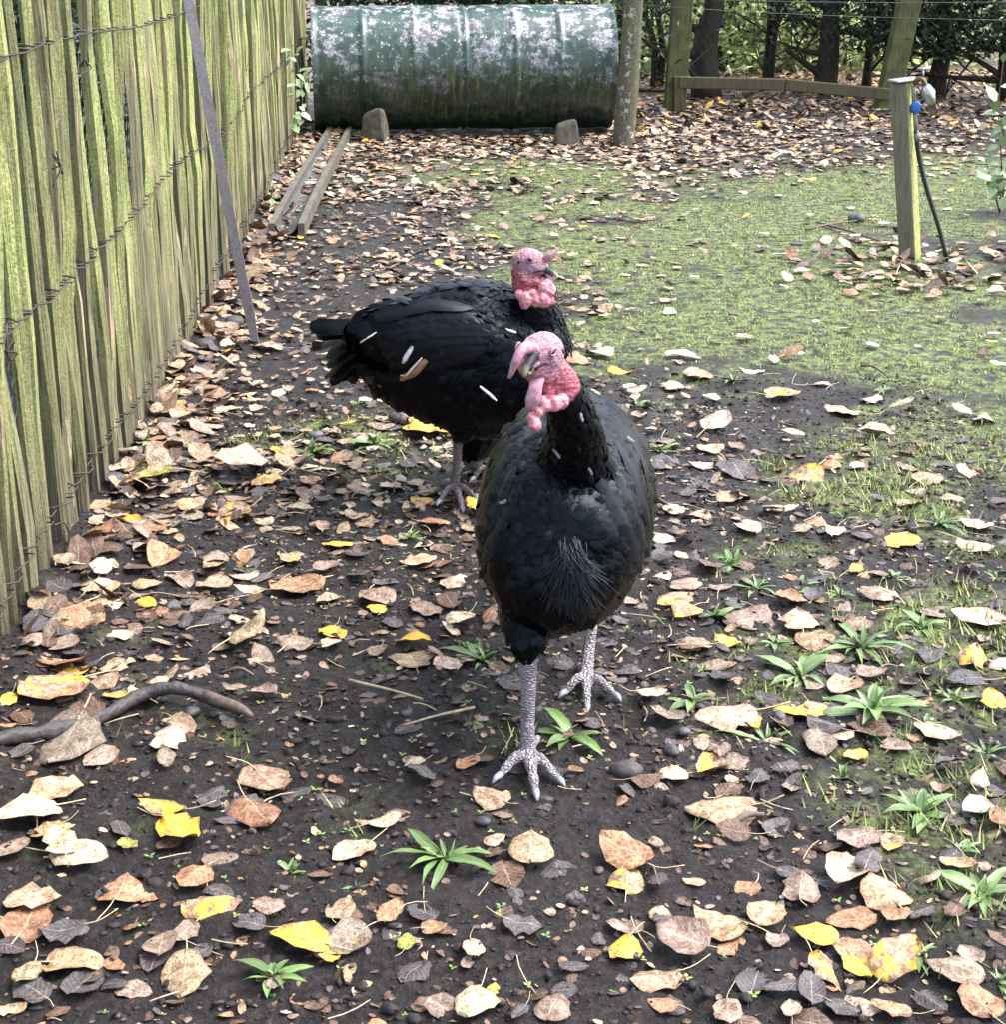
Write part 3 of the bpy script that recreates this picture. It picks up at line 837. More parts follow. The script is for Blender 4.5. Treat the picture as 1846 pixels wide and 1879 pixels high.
def txy(px, py, Y): return W(px, py, Y)[0]
HG = 'hedge trees behind the rail fence'
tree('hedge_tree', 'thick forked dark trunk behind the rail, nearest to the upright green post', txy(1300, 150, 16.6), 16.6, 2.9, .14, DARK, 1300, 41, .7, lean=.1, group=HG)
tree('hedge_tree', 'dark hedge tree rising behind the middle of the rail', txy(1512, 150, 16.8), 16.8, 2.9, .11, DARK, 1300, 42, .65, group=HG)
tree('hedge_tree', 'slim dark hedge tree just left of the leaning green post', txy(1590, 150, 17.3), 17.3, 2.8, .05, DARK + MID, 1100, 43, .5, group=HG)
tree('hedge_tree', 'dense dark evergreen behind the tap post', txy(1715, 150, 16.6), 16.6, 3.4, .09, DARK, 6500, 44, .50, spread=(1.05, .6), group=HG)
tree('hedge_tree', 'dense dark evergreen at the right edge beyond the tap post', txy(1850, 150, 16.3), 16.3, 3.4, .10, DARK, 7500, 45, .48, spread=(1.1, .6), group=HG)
tree('hedge_tree', 'thin dark trunk leaning up from behind the right end of the barrel', txy(1128, 150, 16.0), 16.0, 2.9, .07, DARK, 1500, 46, .5, lean=.25, group=HG)
tree('hedge_tree', 'thin dark hedge stems left of the thickest forked trunk', txy(1205, 150, 17.6), 17.6, 2.6, .04, MID + DARK, 1200, 47, .3, group=HG, stems=2)
tree('hedge_tree', 'slender hedge stems between the two thickest hedge trunks', txy(1405, 150, 17.4), 17.4, 2.6, .035, MID + DARK, 1200, 48, .3, group=HG, stems=3)
for k, (px, lab) in enumerate(((640, 'left end'), (760, 'left third'), (880, 'middle'), (1010, 'right third'))):
    tree('hedge_bush', 'dark leafy bush behind the %s of the barrel' % lab, txy(px, 100, 15.6), 15.6, 3.0, .06, DARK + MID[:1], 4200, 60 + k, .3, spread=(.8, .5), group='bushes behind the barrel', cat='bush')
FG = 'pale bushes beyond the hedge'
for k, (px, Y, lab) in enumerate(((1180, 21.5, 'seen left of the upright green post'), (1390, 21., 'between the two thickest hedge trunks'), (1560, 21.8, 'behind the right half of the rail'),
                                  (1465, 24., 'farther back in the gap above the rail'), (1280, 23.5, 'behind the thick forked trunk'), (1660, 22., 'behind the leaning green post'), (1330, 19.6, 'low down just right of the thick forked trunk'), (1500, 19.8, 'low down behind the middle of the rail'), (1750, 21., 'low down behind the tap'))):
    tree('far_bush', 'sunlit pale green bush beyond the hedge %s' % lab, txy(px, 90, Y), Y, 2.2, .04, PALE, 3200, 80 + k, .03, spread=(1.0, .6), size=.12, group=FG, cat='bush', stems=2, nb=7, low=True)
BG = 'bushes behind the paling fence'
for k, y in enumerate((2.6, 4.2, 5.9, 7.7, 9.6, 11.6, 13.6)):
    tree('screen_bush', 'dark bush glimpsed through the paling gaps, %s from the camera along the fence' % ('first', 'second', 'third', 'fourth', 'fifth', 'sixth', 'seventh')[k], float(fence_x(y)) - 1.45, y, 2.2, .05, DARK, 4200, 100 + k, .05, spread=(.40, 1.6), size=.09, group=BG, cat='bush', stems=2)

# ivy on the far end of the fence, sapling at the right edge
def leafy_plant(name, label, cat, stems, nleaf, size, mt, seed):
    rng = np.random.default_rng(seed)
    base = np.asarray(stems[0][0])
    t = root(name, base, label, cat)
    for s in stems:
        P = spline(s, 12)
        MB().tube(P, np.linspace(.006, .0025, 12), 5, caps=False).build('stem', m_twig, t)
        for k in range(nleaf):
            p = P[int(rng.uniform(2, 11.9))] + rng.normal(0, .012, 3)
            d = rng.normal(0, 1, 3); d[1] -= .5; d[2] -= .15; d /= np.linalg.norm(d)
            s_ = np.cross(d, [0, -.5, 1]); s_ /= np.linalg.norm(s_); n_ = np.cross(s_, d)
            L = size * rng.uniform(.6, 1.3); w = L * .3
            V = [p, p + d * L * .35 + s_ * w + n_ * w * .3, p + d * L * .7 + s_ * w * .75 + n_ * w * .15, p + d * L - n_ * w * .3,
                 p + d * L * .7 - s_ * w * .75 + n_ * w * .15, p + d * L * .35 - s_ * w + n_ * w * .3, p + d * L * .35, p + d * L * .7]
            m_ = MB(); m_.add(np.array(V), [(6, 1, 2, 7), (5, 6, 7, 4)], [(0, 1, 6), (0, 6, 5), (7, 2, 3), (4, 7, 3)],
                              np.array([[.5, 0], [1, .35], [.9, .7], [.5, 1], [.1, .7], [0, .35], [.5, .35], [.5, .7]]))
            m_.build('leaf', mt, t)
    return t
xf = lambda y: float(fence_x(y)) + .06
leafy_plant('climbing_plant', 'pale green climber on the far end of the paling fence', 'climber',
            [[(xf(12.2), 12.2, .1), (xf(12.3) + .05, 12.2, .5), (xf(12.2) + .03, 12.1, .85)], [(xf(12.2), 12.3, .1), (xf(12.4) + .09, 12.3, .42), (xf(12.4) + .05, 12.35, .72)]], 16, .085, m_ivy, 5)
leafy_plant('fence_weed', 'small pale green weed at the foot of the fence by the trough', 'weed', [[(xf(9.7), 9.7, .03), (xf(9.7) + .03, 9.68, .13), (xf(9.7) + .05, 9.66, .2)]], 9, .05, m_ivy, 6)
leafy_plant('fence_weed', 'tiny pale weed among leaves at the fence foot, level with the far turkey', 'weed', [[G(262, 838), G(262, 838) + [.01, 0, .04], G(266, 838) + [.02, 0, .09]]], 8, .03, m_ivy, 7)
q = G(1835, 390)
leafy_plant('sapling', 'thin sapling with pale broad leaves at the right edge', 'sapling',
            [[q, W(1838, 300, q[1]), W(1832, 200, q[1]), W(1842, 110, q[1])], [q + [.1, 0, 0], W(1850, 280, q[1]), W(1828, 190, q[1] - .1)],
             [q, W(1820, 340, q[1]), W(1808, 290, q[1])], [q, W(1845, 320, q[1] - .1), W(1822, 345, q[1] - .2)]], 12, .095, m_ivy, 8)
# ================================================================== turkeys
def feather_template():
    rows = [(0, .30), (.25, .80), (.55, 1.0), (.82, .80), (1.0, .28)]
    V, uv = [], []
    for v, w in rows:
        for u in (-1, 0, 1):
            V.append((u * w * .5, v - (.07 if abs(u) and v > .7 else 0), .045 * (1 - u * u) * w - .10 * v * v + .07 * v)); uv.append((u * .5 * w + .5, v))
    Q = [(i * 3 + j, i * 3 + j + 1, i * 3 + 4 + j, i * 3 + 3 + j) for i in range(len(rows) - 1) for j in range(2)]
    return np.array(V), np.array(Q), np.array(uv)
FV, FQ, FUV = feather_template()

def remesh(mb, voxel, it=3):
    me = mb.mesh('tmp')
    o = bpy.data.objects.new('tmp', me); COL.objects.link(o)
    r = o.modifiers.new('r', 'REMESH'); r.mode = 'VOXEL'; r.voxel_size = voxel
    s = o.modifiers.new('s', 'SMOOTH'); s.factor = .5; s.iterations = it
    dg = bpy.context.evaluated_depsgraph_get(); dg.update()
    m2 = bpy.data.meshes.new_from_object(o.evaluated_get(dg))
    bpy.data.objects.remove(o); bpy.data.meshes.remove(me)
    n = len(m2.vertices)
    V = np.empty(n * 3, np.float32); m2.vertices.foreach_get('co', V)
    Nn = np.empty(n * 3, np.float32); m2.vertices.foreach_get('normal', Nn)
    nl = len(m2.loops); L = np.empty(nl, np.int32); m2.loops.foreach_get('vertex_index', L)
    st = np.empty(len(m2.polygons), np.int32); m2.polygons.foreach_get('loop_start', st)
    tt = np.empty(len(m2.polygons), np.int32); m2.polygons.foreach_get('loop_total', tt)
    fs = []
    for k in (3, 4):
        q = st[tt == k]
        if len(q): fs.append(L[q[:, None] + np.arange(k)])
    bpy.data.meshes.remove(m2)
    return V.reshape(-1, 3), Nn.reshape(-1, 3), fs

def loft(mb, rings, k=28):
    """closed body from (centre, side half axis vector, up half axis vector) rings"""
    V = []; a = np.arange(k) * 2 * np.pi / k
    for c, s, u in rings:
        V.append(np.asarray(c) + np.outer(np.cos(a), s) + np.outer(np.sin(a), u))
    n = len(rings)
    V = np.concatenate(V + [[rings[0][0]], [rings[-1][0]]])
    Q = [(i * k + j, i * k + (j + 1) % k, (i + 1) * k + (j + 1) % k, (i + 1) * k + j) for i in range(n - 1) for j in range(k)]
    T = [(n * k, (j + 1) % k, j) for j in range(k)] + [(n * k + 1, (n - 1) * k + j, (n - 1) * k + (j + 1) % k) for j in range(k)]
    mb.add(V, Q, T)

def long_feather(P, N, w, name, mt, parent, tint, tip=None, notch=False):
    """one big feather along points P lying on normals N"""
    P = np.asarray(P, float); n = len(P)
    T = np.gradient(P, axis=0); T /= np.linalg.norm(T, axis=1)[:, None]
    V, uv, C = [], [], []
    for i in range(n):
        f = i / (n - 1)
        ww = w * .5 * (.35 + .65 * math.sin(min(1, f * 1.9 + .15) * math.pi / 2)) * (1 if f < .85 else math.sqrt(max(0, 1 - ((f - .85) / .16) ** 2)) * .8 + .2)
        nn = N[i] - T[i] * np.dot(N[i], T[i]); nn /= np.linalg.norm(nn) + 1e-9
        s = np.cross(T[i], nn)
        for u in (-1, -.12, .12, 1):
            V.append(P[i] + s * u * ww + nn * (.0035 * (1 - u * u) - .0015)); uv.append((u * .5 + .5, f))
            c = np.array(tint)
            if tip is not None and f > .8: c = np.array(tip)
            if abs(u) < .2: c = c * 1.6 + .004
            C.append((*c, 1))
    Q = [(i * 4 + j, i * 4 + j + 1, i * 4 + 5 + j, i * 4 + 4 + j) for i in range(n - 1) for j in range(3)]
    o = np.array(parent.location)
    return obj(name, np_mesh(name, np.array(V) - o, np.array(Q), uv=np.array(uv), tint=np.array(C)), mt, parent)

def make_turkey(sp):
    rng = np.random.default_rng(sp['seed'])
    t = root('turkey', sp['base'], sp['label'], 'turkey', 'black turkeys in the pen')
    org = np.array(t.location)
    mb = MB()
    loft(mb, sp['rings'])
    for c, r, M in sp['lumps']: mb.ball(c, r, 20, 14, M)
    P = spline([p for p, r in sp['neck']], 16); R = np.interp(np.linspace(0, 1, 16), np.linspace(0, 1, len(sp['neck'])), [r for p, r in sp['neck']])
    mb.tube(P, R, 16)
    hf = np.array(sp['fwd']); hf = hf / np.linalg.norm(hf)
    hu = np.array([0, 0, 1.0]) - hf * hf[2]; hu /= np.linalg.norm(hu); hs = np.cross(hf, hu)
    HM = np.stack([hf, hs, hu], 1); hc = np.array(sp['head'])
    mb.ball(hc, (.050, .040, .042), 20, 14, HM)
    mb.ball(hc + hf * .028 - hu * .008, (.034, .030, .026), 16, 10, HM)
    mb.ball(hc - hu * .026 + hf * .006, (.036, .033, .034), 16, 10, HM)
    for c, r in sp['bulbs_in']: mb.ball(c, r, 10, 8)
    legpts = []
    for L in sp['legs']:
        th = spline(L['thigh'], 8); mb.tube(th, np.interp(np.linspace(0, 1, 8), np.linspace(0, 1, len(L['tr'])), L['tr']), 14)
        sh = spline(L['shank'], 8); mb.tube(sh, np.interp(np.linspace(0, 1, 8), np.linspace(0, 1, len(L['sr'])), L['sr']), 12)
        legpts.append(sh)
        f0 = sh[-1]
        for e in L['toes']:
            m1 = f0 * .5 + np.asarray(e) * .5 + np.array([0, 0, .014]); tp = spline([f0 + [0, 0, .004], m1, e], 9)
            rr = np.linspace(L['sr'][-1] * .92, .0075, 9) * (1 + .16 * np.sin(np.linspace(0, 3 * 2 * np.pi, 9)))
            mb.tube(tp, rr, 10); legpts.append(tp)
    V, Nn, fs = remesh(mb, .0030)
    # zones
    cutp, cutn = np.array(sp['cut'][0]), np.array(sp['cut'][1]); cutn = cutn / np.linalg.norm(cutn)
    def skin_of(V):
        d = (V - cutp) @ cutn + .008 * (vnoise(V[:, 0] * 70, V[:, 2] * 70, 3) - .5)
        near = np.linalg.norm(V - P[-6], axis=1) < .24
        return sstep(-.004, .006, d) * near
    lp = np.concatenate(legpts)
    def leg_of(V):
        d = np.full(len(V), 9.0)
        m = V[:, 2] < .34
        if m.any():
            d[m] = np.sqrt(((V[m][:, None, :] - lp[None]) ** 2).sum(2)).min(1)
        z = np.array([s[0][2] for s in (l['shank'] for l in sp['legs'])]).max()
        return ((d < .036) & (V[:, 2] < z + .002)).astype(float)
    skin = skin_of(V); leg = leg_of(V) * (1 - skin)
    rel = V - hc
    f_, u_, s_ = rel @ hf, rel @ hu, rel @ hs
    tint = np.tile(np.array([.0016, .0017, .0022]), (len(V), 1))
    neckc, crown, face = np.array([.47, .125, .165]), np.array([.52, .30, .335]), np.array([.42, .28, .40])
    kz = sstep(-.06, .02, u_)[:, None]
    sc = neckc * (1 - kz) + crown * kz
    kf = (np.exp(-((f_ - .018) / .03) ** 2 - ((u_ + .004) / .02) ** 2) * .8)[:, None]
    sc = sc * (1 - kf) + face * kf
    # skin folds: wrinkles round the crown, creased folds and beads down the neck
    ang = np.arctan2(rel @ hs, rel @ hf)
    low_ = sstep(.005, -.045, u_)
    zz = V[:, 2] + .010 * (vnoise(ang * 2.2 + 9, V[:, 2] * 30, 61) - .5) + .006 * (vnoise(ang * 5 + 9, V[:, 2] * 70, 62) - .5)
    fold = np.abs(np.sin(zz * math.pi / .0105)) ** .8 - .6
    bead = vnoise(ang * 6.5 + 20, V[:, 2] * 105 + 3, 63) + .6 * vnoise(ang * 11 + 20, V[:, 2] * 190 + 3, 64) - .8
    crn = (1 - np.abs(2 * vnoise(ang * 1.5 + 4, V[:, 2] * 85 + 2 * np.sin(ang * 2), 65) - 1)) ** 3 * -1 + .25
    dsp = low_ * (.6 * fold + .75 * bead) + (1 - low_) * .55 * crn
    V = V + Nn * (dsp * .0030 * skin)[:, None]
    sc = sc * np.clip(1 + dsp[:, None] * np.array([.42, .80, .72]), .35, 1.6)
    tint = tint * (1 - skin[:, None]) + sc * skin[:, None]
    lc = np.array(sp['legcol'])
    tint = tint * (1 - leg[:, None]) + lc * leg[:, None]
    me = np_mesh('body', V - org, fs, tint=np.column_stack([tint, np.ones(len(V))]), extra={'skin': skin, 'leg': leg})
    obj('body', me, m_body, t)
    # contour feathers
    tri = np.concatenate([f[:, :3] for f in fs] + [f[:, [0, 2, 3]] for f in fs if f.shape[1] == 4])
    A = V[tri[:, 0]]; B = V[tri[:, 1]]; Cc = V[tri[:, 2]]
    ar = np.linalg.norm(np.cross(B - A, Cc - A), axis=1)
    n = sp['nfeath']
    pick = rng.choice(len(tri), n, p=ar / ar.sum())
    w1, w2 = rng.random(n), rng.random(n); m = w1 + w2 > 1; w1[m], w2[m] = 1 - w1[m], 1 - w2[m]
    Pn = A[pick] + (B - A)[pick] * w1[:, None] + (Cc - A)[pick] * w2[:, None]
    NN = Nn[tri[pick, 0]]
    ok = (skin_of(Pn) < .1) & (leg_of(Pn) < .5)
    Pn, NN = Pn[ok], NN[ok]; n = len(Pn)
    back = np.array(sp['back']); back = back / np.linalg.norm(back)
    ndist = np.sqrt(((Pn[:, None, :] - P[None, :12]) ** 2).sum(2)).min(1)
    kneck = sstep(sp['neck'][0][1] * 1.25, sp['neck'][0][1] * .7, ndist)[:, None]
    low = sstep(.50, .32, Pn[:, 2])[:, None]
    fl = back * (1 - .55 * low) + np.array([0, 0, -1.0]) * (.35 + .75 * low)
    nd_ = -(P[8] - P[0]); nd_ = nd_ / np.linalg.norm(nd_)
    fl = fl * (1 - kneck) + (nd_ + np.array([0, 0, -.3])) * kneck
    fl = fl + rng.normal(0, .13, (n, 3))
    T = fl - NN * (fl * NN).sum(1)[:, None]; T /= np.linalg.norm(T, axis=1)[:, None] + 1e-9
    Bn = np.cross(T, NN)
    ahead = ((Pn - np.array(sp['rings'][len(sp['rings']) // 2][0])) @ back)
    Ln = (.030 + .030 * sstep(-.2, .25, ahead)) * (1 - .35 * kneck[:, 0]) * rng.uniform(.75, 1.2, n) * sp.get('fsize', 1)
    Ln = np.where(Pn[:, 2] < .27, .015, Ln)
    Wd = Ln * rng.uniform(.55, .75, n)
    chest = sstep(.15, .55, -(NN @ back)) * sstep(.34, .44, Pn[:, 2])
    lift = (rng.uniform(.0, .06, n) + .14 * np.maximum(kneck[:, 0], chest) * rng.random(n) + .35 * rng.random(n) * (rng.random(n) < .05))[:, None]
    Tl = T * np.cos(lift) + NN * np.sin(lift); Nl = np.cross(Bn, Tl)
    Nl *= np.sign((Nl * NN).sum(1))[:, None]
    Vf = (Pn + NN * .0015)[:, None, :] + Bn[:, None, :] * (FV[None, :, 0:1] * Wd[:, None, None]) + Tl[:, None, :] * (FV[None, :, 1:2] * Ln[:, None, None]) + Nl[:, None, :] * (FV[None, :, 2:3] * Ln[:, None, None])
    k = len(FV)
    Ff = (np.arange(n)[:, None, None] * k + FQ[None]).reshape(-1, 4)
    g = rng.choice([.6, 1.0, 1.6], n, p=[.3, .5, .2])[:, None] * (1 + 3.2 * (np.maximum(chest, .6 * kneck[:, 0]) * rng.random(n) ** 4)[:, None]) * np.array([.0018, .0020, .0027])  # glints on breast and neck painted in as lighter feather tints
    Ct = np.repeat(np.column_stack([g, np.ones(n)]), k, 0)
    obj('plumage', np_mesh('plumage', Vf.reshape(-1, 3) - org, Ff, uv=np.tile(FUV, (n, 1)), tint=Ct), m_feath, t, kind='stuff')
    # wattles
    m_ = MB()
    for c, r in sp['bulbs']: m_.ball(c, r if np.ndim(r) else (r, r, r * 1.12), 12, 8)
    Vw, Nw, fw = remesh(m_, .0022, 8)
    Vw = Vw + Nw * (.0022 * (vnoise(Vw[:, 0] * 130 + Vw[:, 1] * 80, Vw[:, 2] * 150, 71) - .5))[:, None]
    obj('wattle', np_mesh('wattle', Vw - org, fw), m_watt, t)
    for nm, pts, rr, flat, up in sp['tubes']:
        pp = spline(pts, 14); r2 = np.interp(np.linspace(0, 1, 14), np.linspace(0, 1, len(rr)), rr)
        MB().tube(pp, r2, 10, flat=flat, up=up, wob=.05, rng=rng).build(nm, m_snood, t)
    # beak: upper hook over lower
    bb = np.array(sp['beakbase'])
    bt = np.array(sp['beaktip'])
    mid = bb * .45 + bt * .55 + hf * .010 + hu * .004
    pp = spline([bb - (bt - bb) * .12, bb + hu * .002, mid, bt], 12)
    MB().tube(pp, np.interp(np.linspace(0, 1, 12), [0, .25, .5, .75, .92, 1], np.array([.0110, .0112, .0088, .0058, .0030, .001]) * sp.get('beakr', 1)), 12, flat=1.0, up=hu).build('beak', m_beak, t)
    lo = spline([bb - hu * .012 - hf * .01, bb * .5 + bt * .5 - hu * .010, bt * .8 + bb * .2 - hu * .001 - hf * .004], 8)
    MB().tube(lo, np.interp(np.linspace(0, 1, 8), [0, .6, 1], [.0095, .008, .003]), 10, flat=.6, up=hu).build('lower_beak', m_beak, t)
    for s in (-1, 1):
        ms = [hc + hf * .028 + hs * s * .0265 - hu * .0185, hc + hf * .044 + hs * s * .016 - hu * .0165, bb + (bt - bb) * .3 + hs * s * .010 - hu * .006]
        MB().tube(spline(ms, 8), [.0012, .002, .002, .002, .002, .002, .0016, .001], 6).build('mouth_corner', m_mouth, t)
        # eye seated on the skull
        ec = hc + hf * .016 + hs * s * .0345 + hu * .018
        e = MB().ball(ec, (.0065, .0045, .0048), 12, 8, HM).build('eye', m_eye, t)
        lid = [ec + hf * a + hs * s * .0035 + hu * b_ for a, b_ in ((-.011, -.001), (-.005, .0055), (.003, .006), (.011, .001))]
        MB().tube(spline(lid, 10), np.interp(np.linspace(0, 1, 10), [0, .5, 1], [.0012, .0030, .0012]), 6).build('eyelid', m_lid, e, origin=org)
        lid = [ec + hf * a + hs * s * .0035 + hu * b_ for a, b_ in ((-.011, -.002), (-.004, -.0060), (.004, -.0055), (.011, 0))]
        MB().tube(spline(lid, 10), np.interp(np.linspace(0, 1, 10), [0, .5, 1], [.0012, .0028, .0012]), 6).build('eyelid', m_lid, e, origin=org)
        MB().ball(hc - hf * .016 + hs * s * .0365 + hu * .004, (.0045, .003, .0065), 8, 6, HM).build('ear_opening', m_mouth, t)
    # claws
    for L in sp['legs']:
        f0 = np.asarray(L['shank'][-1])
        for e in L['toes']:
            e = np.asarray(e); d = e - f0; d[2] = 0; d /= np.linalg.norm(d)
            MB().tube([e - d * .004 + [0, 0, .003], e + d * .010 + [0, 0, .003], e + d * .022 - [0, 0, .004]], [.0078, .0066, .0018], 8).build('claw', m_claw, t)
    allV = V; allF = [tuple(int(i) for i in f) for q in fs for f in q]
    bvh = BVHTree.FromPolygons([tuple(map(float, v)) for v in V], allF)
    return t, bvh, rng

def surf(bvh, px, py):
    d = Vector(ray(px, py)).normalized()
    h = bvh.ray_cast(Vector((0, 0, CAMH)), d)
    return (None, None) if h[0] is None else (np.array(h[0]), np.array(h[1]))

def surf_path(bvh, pts, off):
    P, N = [], []
    for px, py in pts:
        p, n = surf(bvh, px, py)
        if p is None: continue
        P.append(p + n * off); N.append(n)
    return np.array(P), np.array(N)

# ------------------------------------------------------------------ the near turkey, walking towards the camera
X1, Z1 = np.array([1.0, 0, 0]), np.array([0, 0, 1.0])
RA = [(2.905, .100, .405, .02, .02), (2.925, .102, .41, .072, .082), (2.97, .106, .42, .122, .137), (3.04, .113, .43, .163, .178), (3.14, .124, .445, .186, .203),
      (3.26, .137, .455, .192, .207), (3.40, .150, .465, .180, .187), (3.54, .165, .475, .14, .142), (3.66, .178, .475, .095, .09), (3.76, .188, .465, .05, .04), (3.80, .19, .46, .015, .012)]
HY = 2.945
fa, fb = G(968, 1398), G(1076, 1256)
fa[2] += .016; fb[2] += .016
def toe(px, py): 
    q = G(px, py); q[2] += .008
    return q
def px2m(r, p): return r * zc(p) / FPX
hA = W(994, 651, HY)
bulA = [(976, 766, 10, 2.912), (989, 757, 10, 2.912), (982, 779, 13, 2.908), (1003, 745, 12, 2.918), (1018, 741, 15, 2.925), (1031, 736, 15, 2.937), (996, 735, 9, 2.918)]
foldA = [(1011, 727, 9, 2.932), (1003, 731, 8, 2.926), (1013, 716, 8, 2.936), (1003, 715, 8, 2.930), (1025, 722, 9, 2.945), (1020, 706, 7, 2.942), (1008, 703, 7, 2.934), (1030, 711, 7, 2.95), (1018, 693, 6, 2.942), (1030, 695, 6, 2.952), (1007, 691, 6, 2.934)]
edge = [(1041, 668 + 9.5 * i, 4.2, 2.965) for i in range(7)]
capA = W(1018, 738, 2.95)
specA = dict(seed=5, base=(.12, 3.15, 0.0), label='near black turkey walking towards the camera, snood and wattles hanging', head=hA, fwd=(-.52, -.80, -.22),
    rings=[((x, y, z), X1 * w * .955, Z1 * h_ * .985) for y, x, z, w, h_ in RA],
    lumps=[((.115, 2.985, .47), (.10, .06, .10), np.eye(3))],
    neck=[(np.array([.138, 3.11, .56]), .088), (np.array([.142, 3.05, .645]), .060), (W(1050, 765, 3.00), .046), (W(1032, 712, 2.975), .036), (W(1010, 680, 2.96), .034), (hA, .034)],
    bulbs_in=[(W(a, b_, c_), px2m(r, W(a, b_, c_))) for a, b_, r, c_ in edge + foldA],
    bulbs=[(W(a, b_, c_), px2m(r, W(a, b_, c_))) for a, b_, r, c_ in bulA],
    tubes=[('snood', [W(982, 641, 2.915), W(962, 640, 2.885), W(949, 660, 2.868), W(935, 694, 2.872)], [.012, .0135, .0115, .0095, .004], .8, (0, -1, 0)),
           ('dewlap', [W(992, 680, 2.925), W(985, 703, 2.905), W(980, 728, 2.898), W(974, 753, 2.90)], [.013, .013, .0135, .0150, .009], .45, (0, -1, 0))],
    cut=(capA, (-.30, -.52, .80)), beakbase=W(979, 657, 2.900), beaktip=W(964, 692, 2.876), back=(.12, 1, -.1), legcol=(.58, .52, .56), nfeath=11000, fsize=.95,
    legs=[dict(thigh=[np.array([.07, 3.12, .34]), np.array([.055, 3.03, .29]), W(967, 1165, 2.99), W(967, 1204, 2.985)], tr=[.085, .060, .036, .0235],
               shank=[W(967, 1206, 2.985), W(970, 1250, 2.98), W(969, 1320, 2.975), fa], sr=[.0225, .0165, .0135, .017],
               toes=[toe(915, 1432), toe(984, 1462), toe(1026, 1438), fa + [.02, .075, -.008]]),
          dict(thigh=[np.array([.21, 3.36, .36]), np.array([.20, 3.40, .30]), W(1088, 1120, 3.44)], tr=[.08, .05, .026],
               shank=[W(1088, 1118, 3.44), W(1082, 1180, 3.415), fb], sr=[.017, .0135, .0155],
               toes=[toe(1036, 1278), toe(1078, 1302), toe(1130, 1283), fb + [-.01, .07, -.008]])])
tA, bvhA, rngA = make_turkey(specA)
def mouth_line(bvh, par, pts, r):
    P, N = surf_path(bvh, spline([(a, b_, 0) for a, b_ in pts], 9)[:, :2], .0006)
    if len(P) > 3: MB().tube(P, np.interp(np.linspace(0, 1, len(P)), [0, .4, 1], [r, r, r * .4]), 6).build('mouth_line', m_mouth, par)
mouth_line(bvhA, tA, [(982, 678), (992, 671), (1001, 668), (1009, 670)], .0022)
# beard of coarse bristles
p, n_ = surf(bvhA, 1045, 985)
m_ = MB()
for k in range(420):
    q = p + np.array([rngA.normal(0, .011), .006, rngA.normal(0, .006)])
    s = rngA.normal(0, .5); e_ = W(1054 + s * 50 + rngA.normal(0, 8), 1095 + rngA.uniform(-40, 46) - 18 * abs(s), p[1] - .030 - rngA.random() * .03)
    md = np.array([q[0] * .68 + e_[0] * .32, q[1] * .5 + e_[1] * .5 - .012, q[2] * .5 + e_[2] * .5])
    m_.tube(spline([q, md, e_], 6), np.linspace(.0014, .0006, 6), 3, caps=False)
me = m_.mesh('beard', np.array(tA.location), tint=np.tile([.026, .026, .031, 1], (m_.n, 1)))
obj('beard', me, m_feath, tA)
# tail, folded and hanging behind
for k in range(11):
    a = (k - 5) / 5
    b0 = np.array([.185 + a * .03, 3.70, .47]); e_ = np.array([.20 + a * .15, 3.98 - abs(a) * .04, .30 + .03 * (1 - a * a)])
    P = spline([b0, b0 * .5 + e_ * .5 + [0, 0, .03], e_], 8)
    long_feather(P, np.tile([a * .4, .3, 1.0], (8, 1)), .06, 'tail_feather', m_feath, tA, (.0036, .0040, .0052))
# folded wing feathers along both flanks
for side, rows in ((1, [((1150, 800), (1180, 850), (1194, 930)), ((1130, 815), (1165, 880), (1188, 965)), ((1110, 840), (1150, 910), (1180, 1000)), ((1095, 880), (1140, 950), (1170, 1030))]),
                   (-1, [((930, 800), (900, 850), (880, 930)), ((935, 830), (905, 890), (872, 970)), ((945, 860), (915, 930), (872, 1010)), ((950, 900), (920, 970), (880, 1045))])):
    for r_ in rows:
        pts = spline([(a, b_, 0) for a, b_ in r_], 9)[:, :2]
        P, N = surf_path(bvhA, pts, .006)
        if len(P) > 4:
            long_feather(P, N, .045, 'wing_feather', m_feath, tA, (.0038, .0042, .0054))
# stray pale feathers
for (a, b_), L, ang, col in (((1027, 826), .022, .9, (.28, .29, .34)), ((1080, 858), .018, .5, (.22, .22, .27)), ((1150, 812), .018, .1, (.38, .36, .42)), ((1128, 876), .014, 1.2, (.20, .19, .22)),
                        ((1062, 762), .018, .2, (.40, .40, .45)), ((1002, 812), .016, .8, (.22, .2, .22)), ((930, 925), .024, 1.3, (.34, .33, .33))):
    p, n_ = surf(bvhA, a, b_)
    if p is None: continue
    d = np.array([math.sin(ang), 0, -math.cos(ang)]); d -= n_ * np.dot(d, n_); d /= np.linalg.norm(d)
    P = np.array([p + n_ * (.010 + .004 * f) + d * L * (f - .5) for f in np.linspace(0, 1, 5)])
    long_feather(P, np.tile(n_, (5, 1)) + rngA.normal(0, .3, (5, 3)), L * .38, 'loose_feather', m_feath, tA, tuple(q * .45 for q in col))

